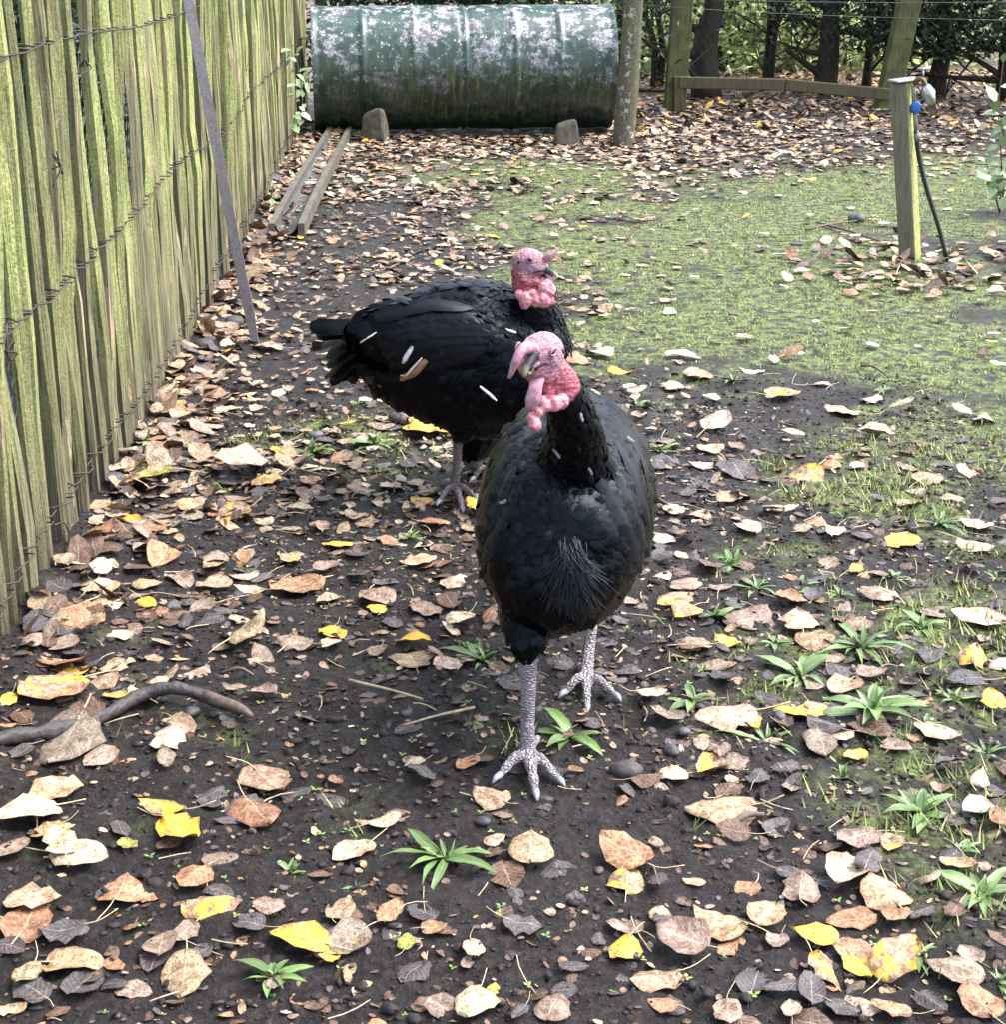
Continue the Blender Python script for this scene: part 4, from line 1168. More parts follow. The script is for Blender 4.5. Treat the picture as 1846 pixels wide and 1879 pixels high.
# ------------------------------------------------------------------ the far turkey, side on, facing right
YB = 4.68
colsB = [(655, 612, 640), (672, 588, 690), (700, 570, 722), (740, 548, 745), (780, 530, 768), (830, 518, 792), (880, 516, 802), (930, 524, 802), (975, 545, 790), (1005, 568, 755), (1026, 596, 700), (1034, 630, 660)]
ringsB = []
for i, (a, tp_, bt_) in enumerate(colsB):
    p_, q_ = W(a, tp_, YB), W(a, bt_, YB)
    h_ = (p_[2] - q_[2]) / 2
    c_ = (p_ + q_) / 2
    wy = min(.185, h_ * .86)
    ringsB.append((c_, np.array([0, 1.0, 0]) * wy, np.array([0, 0, 1.0]) * h_))
hB = W(971, 483, 4.60)
ga, gb = G(834, 903), G(888, 872)
ga[2] += .014; gb[2] += .014
foldB = [(962, 515, 8, 4.565), (974, 520, 8, 4.562), (954, 525, 7, 4.57), (985, 518, 8, 4.56), (968, 531, 8, 4.562), (980, 533, 8, 4.56), (957, 505, 6, 4.568)]
bulB = [(999, 530, 13, 4.555), (1010, 531, 11.5, 4.56), (997, 550, 15, 4.55), (985, 553, 11, 4.545), (966, 550, 14, 4.55), (963, 559, 9, 4.545), (1006, 521, 9, 4.56), (978, 540, 9, 4.55), (953, 541, 9, 4.56), (1008, 537, 11, 4.555)]
edgeB = [(940 + .8 * i, 497 + 7.5 * i, 3.6, 4.60) for i in range(6)]
capB = W(965, 545, 4.58)
specB = dict(seed=9, base=(-.16, 4.68, 0.0), label='far black turkey standing side on behind the other, facing right', head=hB, fwd=(.90, -.40, -.12), rings=ringsB,
    lumps=[(W(800, 625, 4.535), (.235, .050, .105), roty(.16)), (np.array(W(800, 640, 4.82)), (.235, .05, .105), roty(.16)), (W(995, 625, 4.64), (.075, .10, .10), np.eye(3))],
    neck=[(W(985, 632, 4.65), .105), (W(988, 598, 4.63), .080), (W(983, 562, 4.61), .060), (W(973, 530, 4.60), .042), (W(970, 508, 4.60), .040), (hB, .038)],
    bulbs_in=[(W(a, b_, c_), px2m(r, W(a, b_, c_))) for a, b_, r, c_ in edgeB + foldB],
    bulbs=[(W(a, b_, c_), px2m(r, W(a, b_, c_))) for a, b_, r, c_ in bulB],
    tubes=[('snood', [W(992, 482, 4.59), W(1008, 472, 4.575), W(1018, 463, 4.575), W(1024, 457, 4.575)], [.010, .012, .008, .003], .9, (0, -1, 0)),
           ('dewlap', [W(1003, 500, 4.57), W(1009, 510, 4.565), W(1012, 522, 4.56)], [.008, .010, .006], .6, (0, -1, 0))],
    cut=(capB, (.25, -.15, .95)), beakbase=W(998, 496, 4.575), beaktip=W(1023, 512, 4.56), beakr=1.15, back=(-1, .02, -.16), legcol=(.36, .30, .31), nfeath=10000, fsize=.95,
    legs=[dict(thigh=[W(850, 740, 4.62), W(850, 780, 4.62), W(842, 806, 4.63)], tr=[.085, .06, .022],
               shank=[W(840, 808, 4.63), W(838, 850, 4.65), ga], sr=[.016, .0125, .0145],
               toes=[toe(806, 926), toe(848, 938), toe(872, 918), ga + [-.075, .03, -.008]]),
          dict(thigh=[W(880, 760, 4.80), W(872, 810, 4.83), W(866, 848, 4.86)], tr=[.09, .06, .030],
               shank=[W(866, 850, 4.86), W(872, 862, 4.88), gb], sr=[.016, .0125, .0145],
               toes=[toe(868, 884), toe(900, 888), toe(920, 878), gb + [-.07, .03, -.008]])])
tB, bvhB, rngB = make_turkey(specB)
mouth_line(bvhB, tB, [(1001, 497), (994, 497), (985, 499), (978, 501)], .0026)
# tail: ragged long feathers drooping to the left
tails = [((668, 600), (610, 600), (568, 598)), ((668, 604), (615, 606), (572, 606)), ((664, 612), (620, 610), (582, 617)), ((664, 622), (628, 632), (598, 655)), ((666, 630), (634, 646), (600, 672)),
         ((664, 636), (628, 664), (596, 692)), ((668, 642), (634, 672), (606, 704)), ((670, 648), (644, 676), (622, 694)), ((674, 655), (652, 682), (640, 700)), ((668, 616), (622, 622), (590, 634))]
for k, (a, b_, c_) in enumerate(tails):
    yy = 4.66 + (k - 4) * .012
    P = spline([W(a[0] + 26, a[1] + 4, yy + .01), W(*a, yy), W(*b_, yy - .01), W(*c_, yy + .01)], 10)
    long_feather(P, np.tile([-.3, -.8, .6], (10, 1)) + rngB.normal(0, .35, 3), .046, 'tail_feather', m_feath, tB, (.0036, .0040, .0052))
# folded wing: coverts, flight feathers
wings = [((905, 590), (790, 585), (672, 606), .05), ((900, 603), (785, 602), (662, 622), .05), ((898, 616), (785, 618), (656, 640), .05), ((895, 628), (785, 635), (662, 660), .05),
         ((890, 640), (790, 650), (680, 680), .05), ((885, 648), (800, 664), (712, 696), .048), ((880, 574), (780, 565), (690, 585), .045)]
for k, (a, b_, c_, w_) in enumerate(wings):
    P, N = surf_path(bvhB, spline([(*a, 0), (*b_, 0), (*c_, 0)], 12)[:, :2], .007 + .0012 * k)
    if len(P) > 5: long_feather(P, N, w_, 'wing_feather', m_feath, tB, (.0036, .0040, .0052))
def patch(bvh, par, a, c_, w_, col, off, nm, n=6, tip=None):
    P, N = surf_path(bvh, [(a[0] + (c_[0] - a[0]) * f, a[1] + (c_[1] - a[1]) * f) for f in np.linspace(0, 1, n)], off)
    if len(P) > 3: long_feather(P, N, w_, nm, m_feath, par, col, tip)
patch(bvhB, tB, (784, 655), (741, 692), .026, (.24, .145, .105), .022, 'broken_wing_feather')
patch(bvhB, tB, (776, 650), (742, 684), .007, (.62, .56, .50), .025, 'feather_shaft')
patch(bvhB, tB, (758, 632), (741, 660), .014, (.45, .45, .52), .020, 'white_feather_edge')
patch(bvhB, tB, (694, 608), (650, 634), .006, (.62, .60, .55), .020, 'feather_shaft')
patch(bvhB, tB, (880, 706), (911, 731), .009, (.72, .70, .66), .014, 'feather_shaft')
patch(bvhB, tB, (926, 606), (946, 613), .007, (.75, .74, .70), .014, 'feather_shaft')
patch(bvhB, tB, (690, 685), (706, 712), .020, (.05, .055, .08), .016, 'wing_feather', tip=(.2, .2, .25))
# ================================================================== ground cover and litter
# ------------------------------------------------------------------ leaf shapes
def leaf_shape(rng, rows, cols, curl=None, kind=0):
    """a poplar leaf one unit long lying along +y, base at the origin"""
    wid = rng.uniform(.40, .49) if kind == 0 else rng.uniform(.28, .36)
    cu = rng.uniform(-.42, .42) if curl is None else curl
    bend = rng.uniform(-.36, .36); tw = rng.uniform(-.3, .3)
    fold = (rng.uniform(.25, .6) if rng.random() < .25 else rng.uniform(0, .15)) * rng.choice([-1, 1])
    V, uv = [], []
    rag = rng.choice([.1, .25, .6], p=[.4, .35, .25]); ph = rng.uniform(0, 6, 4); sd0 = int(rng.integers(1000))
    for i in range(rows + 1):
        v = (1 - math.cos(math.pi * (i / rows))) / 2
        s_ = v ** .80
        w = wid * math.sqrt(max(0, 1 - (2 * s_ - 1) ** 2)) * (1 - .25 * max(0, v - .6)) * (1 + .05 * math.sin(9 * v + ph[0]) + .04 * math.sin(23 * v + ph[3]))
        if i in (0, rows): w = .012
        for j in range(cols + 1):
            u = j / cols * 2 - 1
            x = u * w * (1 + .05 * math.sin(14 * v + 2 * u + ph[1]) + rag * (float(vnoise(v * 5 + 9 * (u > 0), 4.2, sd0 + 5)) - .55))
            y = v - (.11 * abs(u) ** 1.5 * (1 - v) ** 2 if kind == 0 else 0) + (.05 if i == rows else 0)
            a = x * cu * 2.0
            R = 1 / (cu * 2.0) if abs(cu) > .05 else None
            xx = math.sin(a) * R if R else x
            zz = (1 - math.cos(a)) * R if R else 0
            zz += fold * abs(x) * .8 + tw * x * (v - .5) + bend * (v - .45) ** 2 * .8
            zz += .13 * (float(vnoise(u * 1.6 + 7, v * 3.2 + 3, sd0)) - .5) + .05 * (float(vnoise(u * 3.2 + 7, v * 6 + 3, sd0 + 1)) - .5) * (.4 + abs(u)) + .02 * math.sin(16 * v + ph[3]) * abs(u)
            V.append((xx, y, zz)); uv.append((.5 + u * .5, v))
    V = np.array(V); V[:, 2] -= np.percentile(V[:, 2], 12)
    c = cols + 1
    Q = [(i * c + j, i * c + j + 1, i * c + c + j + 1, i * c + c + j) for i in range(rows) for j in range(cols)]
    return V, np.array(Q), np.array(uv)
LC = {'c': ('pale cream', (.58, .49, .37), 0), 't': ('tan', (.43, .32, .205), .08), 'p': ('pinkish brown', (.30, .225, .18), 0), 'b': ('dark brown', (.13, .072, .048), 0),
      'o': ('orange brown', (.38, .21, .115), .10), 'y': ('bright yellow', (.60, .42, .12), .66), 'm': ('mottled yellow', (.44, .30, .19), .46),
      'd': ('dark grey', (.075, .066, .076), 0), 'g': ('yellow green', (.30, .34, .07), .1), 'w': ('white', (.70, .74, .68), 0)}
HERO = """116,1224,85,o 144,1237,45,y 182,1253,60,t 93,1278,115,m 16,1290,38,y 210,1282,42,m 256,1280,66,c 120,1371,150,p 155,1313,80,b 43,1325,60,b 12,1342,34,o 310,1362,80,c 334,1334,66,t
306,1402,60,p 97,1466,125,t 50,1503,105,c 89,1526,48,m 101,1536,70,t 112,1561,70,c 151,1585,100,c 299,1491,90,m 330,1534,105,y 493,1443,98,t 473,1503,100,o 380,1476,62,d 481,1276,45,p 454,1183,88,t
539,1185,60,p 601,1162,38,y 223,1637,82,o 272,1654,42,o 353,1617,66,o 392,1666,96,m 64,1662,90,t 54,1701,98,o 116,1713,78,d 20,1744,58,d 142,1773,98,t 50,1802,82,t 54,1825,75,d 19,1856,50,t
338,1802,104,t 248,1825,62,p 369,1751,44,d 338,1720,72,p 283,1771,62,d 547,1728,102,y 605,1759,54,y 454,1701,56,d 237,1555,40,g 240,1709,30,o 759,1405,36,c 770,1426,56,d 857,1405,54,o 617,1438,38,o
898,1468,70,t 707,1511,56,c 645,1570,78,c 628,1677,60,t 635,1733,82,p 773,1681,56,d 714,1681,66,o 798,1708,42,o 746,1733,42,g 870,1747,50,t 964,1702,66,d 909,1549,38,t 902,1570,32,b 974,1563,90,t
1144,1577,96,o 1151,1622,72,m 1207,1625,46,d 1203,1551,38,p 1144,1709,62,p 1217,1698,42,d 1144,1754,68,y 1203,1806,88,t 1214,1847,52,o 870,1854,88,c 905,1819,28,y 1054,1778,56,d 1016,1854,72,p
756,1792,66,d 954,1861,48,d 1058,1417,28,o 1189,1435,52,b 1231,1428,52,c 1305,1421,66,m 1350,1407,62,p 1392,1430,48,d 1441,1417,52,d 1340,1456,66,b 1319,1493,112,t 1343,1540,56,b
1571,1543,78,p 1637,1554,54,m 1595,1582,56,d 1557,1606,92,c 1690,1608,92,c 1756,1594,66,m 1469,1638,86,p 1455,1610,52,d 1522,1627,42,d 1620,1645,98,t 1410,1683,68,t 1319,1701,98,t 1249,1736,88,p
1340,1743,62,o 1497,1725,82,y 1564,1697,92,o 1641,1683,56,o 1693,1683,52,d 1750,1680,56,b 1518,1788,88,m 1578,1781,64,y 1560,1760,62,o 1648,1781,102,m 1750,1788,108,p 1777,1757,48,p 1795,1844,88,o
1385,1806,72,d 1424,1736,46,p 1438,1820,72,d 1585,1851,62,c 1637,1858,72,m 1550,1855,58,d 1707,1858,78,d 1336,1865,62,p 1452,1855,42,c 1791,1491,60,w 1798,1438,58,c 1830,1508,62,o 1742,1409,56,d 1725,1449,42,p
1357,910,46,o 1340,924,52,t 1238,940,46,c 1287,949,42,t 1417,945,42,c 1452,942,32,c 1497,963,46,o 1473,973,40,p 1532,982,50,c 1375,975,52,c 1256,991,46,o 1217,998,38,c 1658,998,72,y 1791,1008,60,c 1788,966,56,c
1669,931,52,t 1746,921,42,t 1221,1029,46,d 1571,1049,42,y 1452,1064,26,o 1522,1040,42,p 1256,1078,56,p 1217,1061,36,c 1494,1098,54,d 1452,1106,52,t 1609,1094,66,p 1784,1050,46,d 1235,1106,62,m 1256,1131,60,m
1378,1141,92,p 1466,1145,74,c 1490,1180,74,t 1553,1140,46,b 1578,1152,52,p 1714,1131,44,p 1791,1141,84,c 1830,1117,46,d 1333,1180,52,y 1273,1189,56,p 1788,1211,66,m 1830,1222,56,c 1536,1239,62,d 1595,1241,56,p
1319,1231,50,p 1333,1253,62,d 1546,1266,66,t 1767,1253,60,d 1195,1276,56,c 1329,1323,104,c 1382,1334,44,y 1466,1316,84,m 1504,1308,52,m 1511,1337,62,d 1599,1348,78,b 1508,1369,72,p 1550,1357,38,c 1725,1350,80,c
1823,1297,52,y 1221,1320,62,p 1567,1390,42,y 1319,1390,62,p 1680,1358,30,o 121,1137,118,o 201,1114,62,c 271,1113,56,y 195,1047,38,c 163,1085,38,t 297,1031,68,o 150,1044,42,b 224,932,44,d 217,947,44,c
243,964,44,y 287,967,58,m 227,980,72,b 351,954,52,p 351,932,62,t 425,948,60,m 230,884,54,m 271,871,72,g 329,897,38,c 370,785,72,c 447,871,108,c 485,890,58,m 511,833,48,y 364,846,48,t 412,846,58,t 284,811,48,o
335,811,62,p 297,753,28,y 294,777,28,y 402,758,38,c 339,692,38,o 370,692,42,c 396,610,36,c 441,616,36,c 489,641,48,c 383,737,42,p 485,961,38,c 390,1041,44,t 335,1069,62,p 271,1076,48,t 447,1063,48,c 460,1089,58,c
390,1082,62,t 511,1076,42,o 542,1082,92,o 600,1045,44,p 770,1035,64,t 620,1008,52,y 535,1030,44,m 718,900,46,c 830,1075,56,c 600,1108,44,t 688,1100,66,p 762,1188,56,y 752,1216,78,t 825,1225,54,c 690,1200,40,p 690,1122,42,y
784,1124,66,p 842,1142,58,c 610,1168,46,y 605,1188,40,c 658,1066,38,d 640,936,38,t 655,955,34,c 552,942,42,c 590,972,40,p 650,900,36,o 672,905,40,p 568,890,34,o 872,942,40,y 775,925,36,m 800,962,48,o
788,792,86,y 520,855,40,t 700,785,48,p 640,790,44,m 1106,655,52,c 1063,667,42,o 1140,687,44,y 1252,656,62,c 1455,661,44,o 1382,685,38,c 1283,695,58,t 1235,713,44,c 1438,730,58,m 1317,786,64,c 1507,708,36,c
1546,762,62,c 1598,738,44,c 1650,760,46,c 1610,799,58,c 1805,773,48,c 1300,829,54,c 1287,864,50,c 1352,868,78,d 1473,881,80,m 1528,859,44,o 1705,885,54,t 1662,864,44,p"""
hero = [(float(a), float(b_), float(c_), d_) for a, b_, c_, d_ in (w.split(',') for w in HERO.split())][:300]
rng = np.random.default_rng(23)
LM = []
for i in range(40):
    V, Q, uv = leaf_shape(rng, 9, 6, kind=0 if i < 33 else 1)
    me = np_mesh('fallen_leaf', V, Q, uv=uv); me.materials.append(m_leaf)
    b0 = V[3]; Lp = rng.uniform(.45, .85); s = rng.uniform(-.35, .35)
    m_ = MB(); m_.tube(spline([b0 + [0, .06, .004], b0 + [s * .2, -Lp * .45, rng.uniform(.0, .10)], b0 + [s, -Lp, rng.uniform(-.02, .22)]], 6), np.linspace(.013, .010, 6), 5)
    LM.append((me, m_.mesh('stalk')))
    LM[-1][1].materials.append(m_stalk)
LANDM = [('near turkey front foot', G(968, 1398)), ('near turkey rear foot', G(1076, 1256)), ('far turkey feet', G(845, 900)), ('curved fallen branch', G(300, 1300)), ('near end of the fence', G(90, 1120)),
         ('middle of the fence foot', G(240, 850)), ('leaning metal bar', G(469, 632)), ('tap post', G(1675, 474)), ('bottom left corner', G(60, 1860)), ('bottom right corner', G(1780, 1860)),
         ('bottom edge centre', G(920, 1860)), ('right edge halfway down', G(1830, 1000)), ('bottom edge left of centre', G(480, 1860)), ('bottom edge right of centre', G(1380, 1860)), ('right edge lower down', G(1830, 1380)),
         ('grass right of the far turkey', G(1180, 680)), ('soil right of the near turkey', G(1330, 1050)), ('soil between branch and turkey', G(650, 1300))]
ORD = 'nearest,second nearest,third nearest,fourth nearest,fifth nearest,sixth nearest,seventh nearest,eighth nearest,ninth nearest,tenth nearest,eleventh nearest,twelfth nearest,thirteenth nearest,fourteenth nearest,fifteenth nearest,sixteenth nearest'.split(',')
cells = {}
for k, (px, py, w, code) in enumerate(hero):
    p = G(px, py)
    dist = [np.linalg.norm((p - q)[:2] / (1, 1.6)) / zc(q) for _, q in LANDM]
    j = int(np.argmin(dist)); cells.setdefault((j, code), []).append((dist[j], k))
hlabel = {}
for (j, code), L in cells.items():
    for r_, (_, k) in enumerate(sorted(L)):
        hlabel[k] = '%s fallen leaf, %s such leaf to the %s' % (LC[code][0], ORD[min(r_, 15)], LANDM[j][0])
occ = []
for k, (px, py, w, code) in enumerate(hero):
    p = G(px, py)
    L = w * zc(p) / FPX * 1.02
    me, ms = LM[rng.integers(len(LM))]
    o = obj('fallen_leaf', me, label=hlabel[k], cat='leaf', group='single leaves scattered over the ground')
    rz = rng.uniform(0, 2 * math.pi); tl = abs(rng.normal(0, .05 if rng.random() < .5 else .2)); ta = rng.uniform(0, 2 * math.pi)
    M = rotz(ta) @ rotx(tl) @ rotz(-ta) @ rotz(rz)
    flip = rng.random() < .35
    if flip: M = M @ roty(math.pi)
    cen = M @ np.array([0, .5, .06]) * L
    o.matrix_world = Matrix.Translation(Vector(p + [0, 0, .006 + L * (.12 if flip else .02) + L * math.sin(tl) * .25]) - Vector((cen[0], cen[1], 0))) @ Matrix(M.tolist()).to_4x4() @ Matrix.Scale(L, 4)
    c = np.array(LC[code][1]) * rng.uniform(.8, 1.2) * rng.uniform(.94, 1.06, 3)
    o.color = (*np.clip(c, 0, 1), np.clip(LC[code][2] + (rng.normal(0, .05) if LC[code][2] else 0), 0, 1))
    if rng.random() < .72:
        obj('stalk', ms, parent=o)
    occ.append((p[0], p[1]))

# ------------------------------------------------------------------ the uncountable rest of the leaf litter
LT = [leaf_shape(rng, 5, 3, kind=0 if i < 9 else 1) for i in range(12)]
LQ, LUV = LT[0][1], LT[0][2]
tapx = G(1690, 490)
def scatter(n, xf, yf, keep, size, mix_, tilt=.22, lift=.004):
    x, y = xf(n), yf(n)
    m = rng.random(n) < keep(x, y)
    x, y = x[m], y[m]; n = len(x)
    L = rng.uniform(size[0], size[1], n) * .9
    ks, ps = zip(*mix_.items())
    code = rng.choice(len(ks), n, p=np.array(ps) / sum(ps))
    col = np.array([LC[k_][1] for k_ in ks])[code] * rng.uniform(.7, 1.25, (n, 1)); al = np.array([LC[k_][2] for k_ in ks])[code]
    return x, y, L, np.column_stack([np.clip(col, 0, 1), al]), np.abs(rng.normal(0, tilt, n)), lift
U = lambda a, b_: (lambda n: rng.uniform(a, b_, n))
FAR = {'c': 4.2, 't': 3.2, 'p': 2.6, 'o': 1.2, 'b': 2.6, 'y': .3, 'd': 1.8}
def bodymask(x, y): return np.where((np.abs(x - bc[0]) < 1.25) & (np.abs(y - 14.05) < .33), 0.0, 1.0)
SC = [
    # carpet before the barrel and to its right
    scatter(7200, U(-1.75, 3.6), U(10.2, 14.3), lambda x, y: np.clip(.95 - .22 * np.clip(x - .9, 0, 3) - 1.0 * moss_at(x, y), .16, 1) * bodymask(x, y) * sstep(10.0, 11.6, y + .6 * vnoise(x * 2, y * 2, 9) - .3 * x), (.045, .085), FAR),
    # strip along the fence and left half of the pen
    scatter(2000, U(-1.5, .2), U(4.3, 10.6), lambda x, y: (x > fence_x(y) + .02) * np.clip(1.15 - .75 * (x - fence_x(y)), .05, 1) * sstep(.2, .62, vnoise(x * 3, y * 3, 12)), (.035, .08), FAR),
    scatter(1000, U(-.6, 1.1), U(7.0, 11.0), lambda x, y: np.clip(.8 - .8 * moss_at(x, y), .12, 1), (.045, .08), FAR),
    # drift against the fence
    scatter(520, lambda n: rng.uniform(0, .28, n), U(3.4, 12.5), lambda x, y: np.ones_like(x), (.05, .09), {'t': 3, 'o': 2, 'b': 3, 'd': 1.5, 'c': 1, 'p': 2}, .38, .012),
    # bank under the rail
    scatter(4600, U(.9, 5.6), U(14.0, 19.5), lambda x, y: .8 * np.ones_like(x), (.05, .09), {'t': 3, 'o': 2.4, 'b': 3.2, 'p': 2, 'c': 1.6, 'd': 2, 'y': .6}, .35),
    # grass and moss: sparse pale leaves
    scatter(900, U(.2, 4.4), U(4.6, 12), lambda x, y: .34 * np.ones_like(x), (.045, .08), {'c': 7, 't': 2, 'p': 1, 'o': .5, 'y': .5, 'b': .5}, .15, .012),
    # pile round the tap post
    scatter(900, U(-.95, 1.3), U(-.95, .95), lambda x, y: np.clip(1.15 - np.sqrt((x - .12) ** 2 * .9 + y ** 2 * 1.2), 0, 1) ** 1.4, (.05, .09), {'c': 3, 'p': 3, 'b': 4, 'o': 2, 't': 3, 'd': 2}, .35, .012),
    # foreground: old dark leaves trodden into the soil and small scraps
    scatter(1500, U(-1.3, 1.5), U(2.0, 5.2), lambda x, y: (x > fence_x(y) + .05) * (.25 + .75 * (vnoise(x * 2.2, y * 2.2, 14) > .5)), (.018, .05), {'d': 5, 'b': 5, 'p': 3, 't': 1.2, 'o': 1}, .2, .001),
    scatter(330, U(-1.3, 1.6), U(2.0, 5.2), lambda x, y: (x > fence_x(y) + .05) * (.2 + .8 * (vnoise(x * 1.6, y * 1.6, 15) > .48)), (.05, .085), {'d': 6, 'b': 2.5, 'p': 2}, .10, .002),
    scatter(420, U(-1.2, .1), U(3.3, 5.4), lambda x, y: (x > fence_x(y) + .05) * .85 * sstep(.3, .55, vnoise(x * 3, y * 3, 17)), (.035, .075), {'p': 4, 'b': 2, 't': 3, 'd': 3, 'c': 2, 'o': 1.5}, .25, .003),
]
SC += [
    scatter(1300, U(3.1, 5.8), U(8.8, 14.3), lambda x, y: np.clip(.75 - .5 * moss_at(x, y), .1, 1), (.05, .085), FAR),
    # crumbled scraps
    scatter(9000, U(-1.3, 1.7), U(2.0, 5.6), lambda x, y: (x > fence_x(y) + .03) * (.3 + .7 * sstep(.35, .6, vnoise(x * 2.6, y * 2.6, 18))), (.006, .020), {'d': 4, 'b': 5, 'p': 3, 't': 1.6, 'o': 1.2, 'c': .6}, .4, .0015),
    scatter(3200, U(-1.4, .7), U(4.4, 10.5), lambda x, y: (x > fence_x(y) + .03) * np.clip(1.0 - moss_at(x, y), .1, 1), (.014, .040), {'d': 2, 'b': 3, 'p': 3, 't': 2, 'o': 1.2, 'c': 2.5}, .4, .003),
]
X = np.concatenate([s[0] for s in SC]); Yy = np.concatenate([s[1] for s in SC])
L_ = np.concatenate([s[2] for s in SC]); Cc_ = np.concatenate([s[3] for s in SC]); Tl_ = np.concatenate([s[4] for s in SC])
Tl_ = np.minimum(Tl_, .85)
Lf_ = np.concatenate([np.full(len(s[0]), s[5]) for s in SC])
o0 = sum(len(s[0]) for s in SC[:3]); o1 = o0 + len(SC[3][0])
X[o0:o1] = fence_x(Yy[o0:o1]) + .04 + X[o0:o1] ** 1.3
o0 = sum(len(s[0]) for s in SC[:6]); o1 = o0 + len(SC[6][0])
X[o0:o1] += tapx[0]; Yy[o0:o1] += tapx[1]
n = len(X)
rz = rng.uniform(0, 2 * np.pi, n); ta = rng.uniform(0, 2 * np.pi, n)
tid = rng.integers(len(LT), size=n)
TV = np.stack([t_[0] for t_ in LT])[tid] - np.array([0, .5, 0])
TV[:, :, 2] *= rng.choice([1, 1, -1], n)[:, None]
c_, s_ = np.cos(rz)[:, None], np.sin(rz)[:, None]
x_ = (TV[:, :, 0] * c_ - TV[:, :, 1] * s_) * L_[:, None]; y_ = (TV[:, :, 0] * s_ + TV[:, :, 1] * c_) * L_[:, None]
z_ = TV[:, :, 2] * L_[:, None] + (x_ * np.cos(ta)[:, None] + y_ * np.sin(ta)[:, None]) * np.tan(Tl_)[:, None]
zb = H(X, Yy) + Lf_ + np.tan(Tl_) * L_ * .2 + rng.random(n) * .012 * (Yy > 5)
al_ = (X - nearc[0]) * dr[0] + (Yy - nearc[1]) * dr[1]; la_ = (X - nearc[0]) * dr[1] - (Yy - nearc[1]) * dr[0]
zb += np.where((al_ > 0) & (al_ < ln) & (np.abs(la_) < .035), .035, 0)      # some lie in the trough
VV = np.stack([X[:, None] + x_, Yy[:, None] + y_, zb[:, None] + z_], 2)
k = VV.shape[1]
FF = (np.arange(n)[:, None, None] * k + LQ[None]).reshape(-1, 4)
obj('leaf_litter', np_mesh('leaf_litter', VV.reshape(-1, 3), FF, uv=np.tile(LUV, (n, 1)), tint=np.repeat(Cc_, k, 0)), m_leafs, kind='stuff',
    label='carpet of dead leaves and scraps covering the pen floor', cat='leaf litter')

# ------------------------------------------------------------------ straws, stalks, twigs
m_ = MB(); 
for k in range(400):
    if k < 210: x, y = rng.uniform(-1.1, 1.4), rng.uniform(2.0, 5.2)
    else: x, y = rng.uniform(-1.4, 2.8), rng.uniform(5, 11)
    if x < fence_x(y) + .05: continue
    L = rng.uniform(.03, .11); a = rng.uniform(0, 6.28); z = float(H(x, y)) + .005
    d = np.array([math.cos(a), math.sin(a), 0]) * L
    e = np.array([x, y, z])
    m_.tube(spline([e, e + d * .5 + [rng.normal(0, .006), rng.normal(0, .006), rng.uniform(0, .012)], e + d + [0, 0, rng.uniform(0, .02)]], 4), rng.uniform(.0009, .0018), 4, caps=False)
m_.build('straw_litter', m_straw, kind='stuff', label='scattered leaf stalks and straws on the soil', cat='straw')
TW = [((640, 1255), (720, 1283), (775, 1290), .004, 'thin pale twig on bare soil left of the near turkey'), ((870, 1305), (800, 1330), (740, 1338), .0035, 'thin bent twig left of the near turkey front leg'),
      ((1330, 1527), (1370, 1513), (1402, 1503), .008, 'short thick twig below the big tan leaf at lower right'), ((1500, 412), (1560, 432), (1640, 455), .008, 'dark twig on the grass left of the tap post'),
      ((1478, 425), (1530, 418), (1600, 405), .007, 'second dark twig crossing the grass left of the tap post'), ((1660, 470), (1648, 500), (1635, 530), .004, 'thin curved stem in front of the tap post foot'),
      ((405, 1243), (440, 1242), (468, 1247), .005, 'short pale stick on bare soil above the fallen branch'), ((1580, 676), (1600, 682), (1622, 690), .006, 'short grey twig on the moss right of the turkeys')]
for a, b_, c_, r_, lab in TW:
    P = [G(*q) + [0, 0, .010] for q in (a, b_, c_)]; P[1][2] += .012
    o = MB().tube(spline(P, 9), np.linspace(r_, r_ * .6, 9), 6, wob=.15, rng=rng).build('twig', m_twig if r_ > .0045 else m_straw, label=lab, cat='twig', group='twigs on the ground')

# fallen branch, arching off the soil at the left
bp = [(-70, 1385, 0), (10, 1366, .004), (100, 1352, .006), (190, 1330, .014), (260, 1300, .032), (320, 1290, .040), (380, 1300, .026), (440, 1316, .006)]
P = [G(a, b_) + [0, 0, .013 + h_ * .6] for a, b_, h_ in bp]
t = root('fallen_branch', P[3], 'curved dark bare branch lying on the soil by the fence', 'branch')
MB().tube(spline(P, 34), np.linspace(.0165, .0135, 34) * (1 + .10 * rng.normal(0, 1, 34)), 12, wob=.06, rng=rng).build('limb', m_branch, t)
MB().tube(spline([P[-2], P[-1] + [0, 0, .006], P[-1] + [.03, -.02, -.004]], 7), [.015, .014, .012, .011, .009, .007, .005], 9, wob=.15, rng=rng).build('broken_end', m_twig, t)

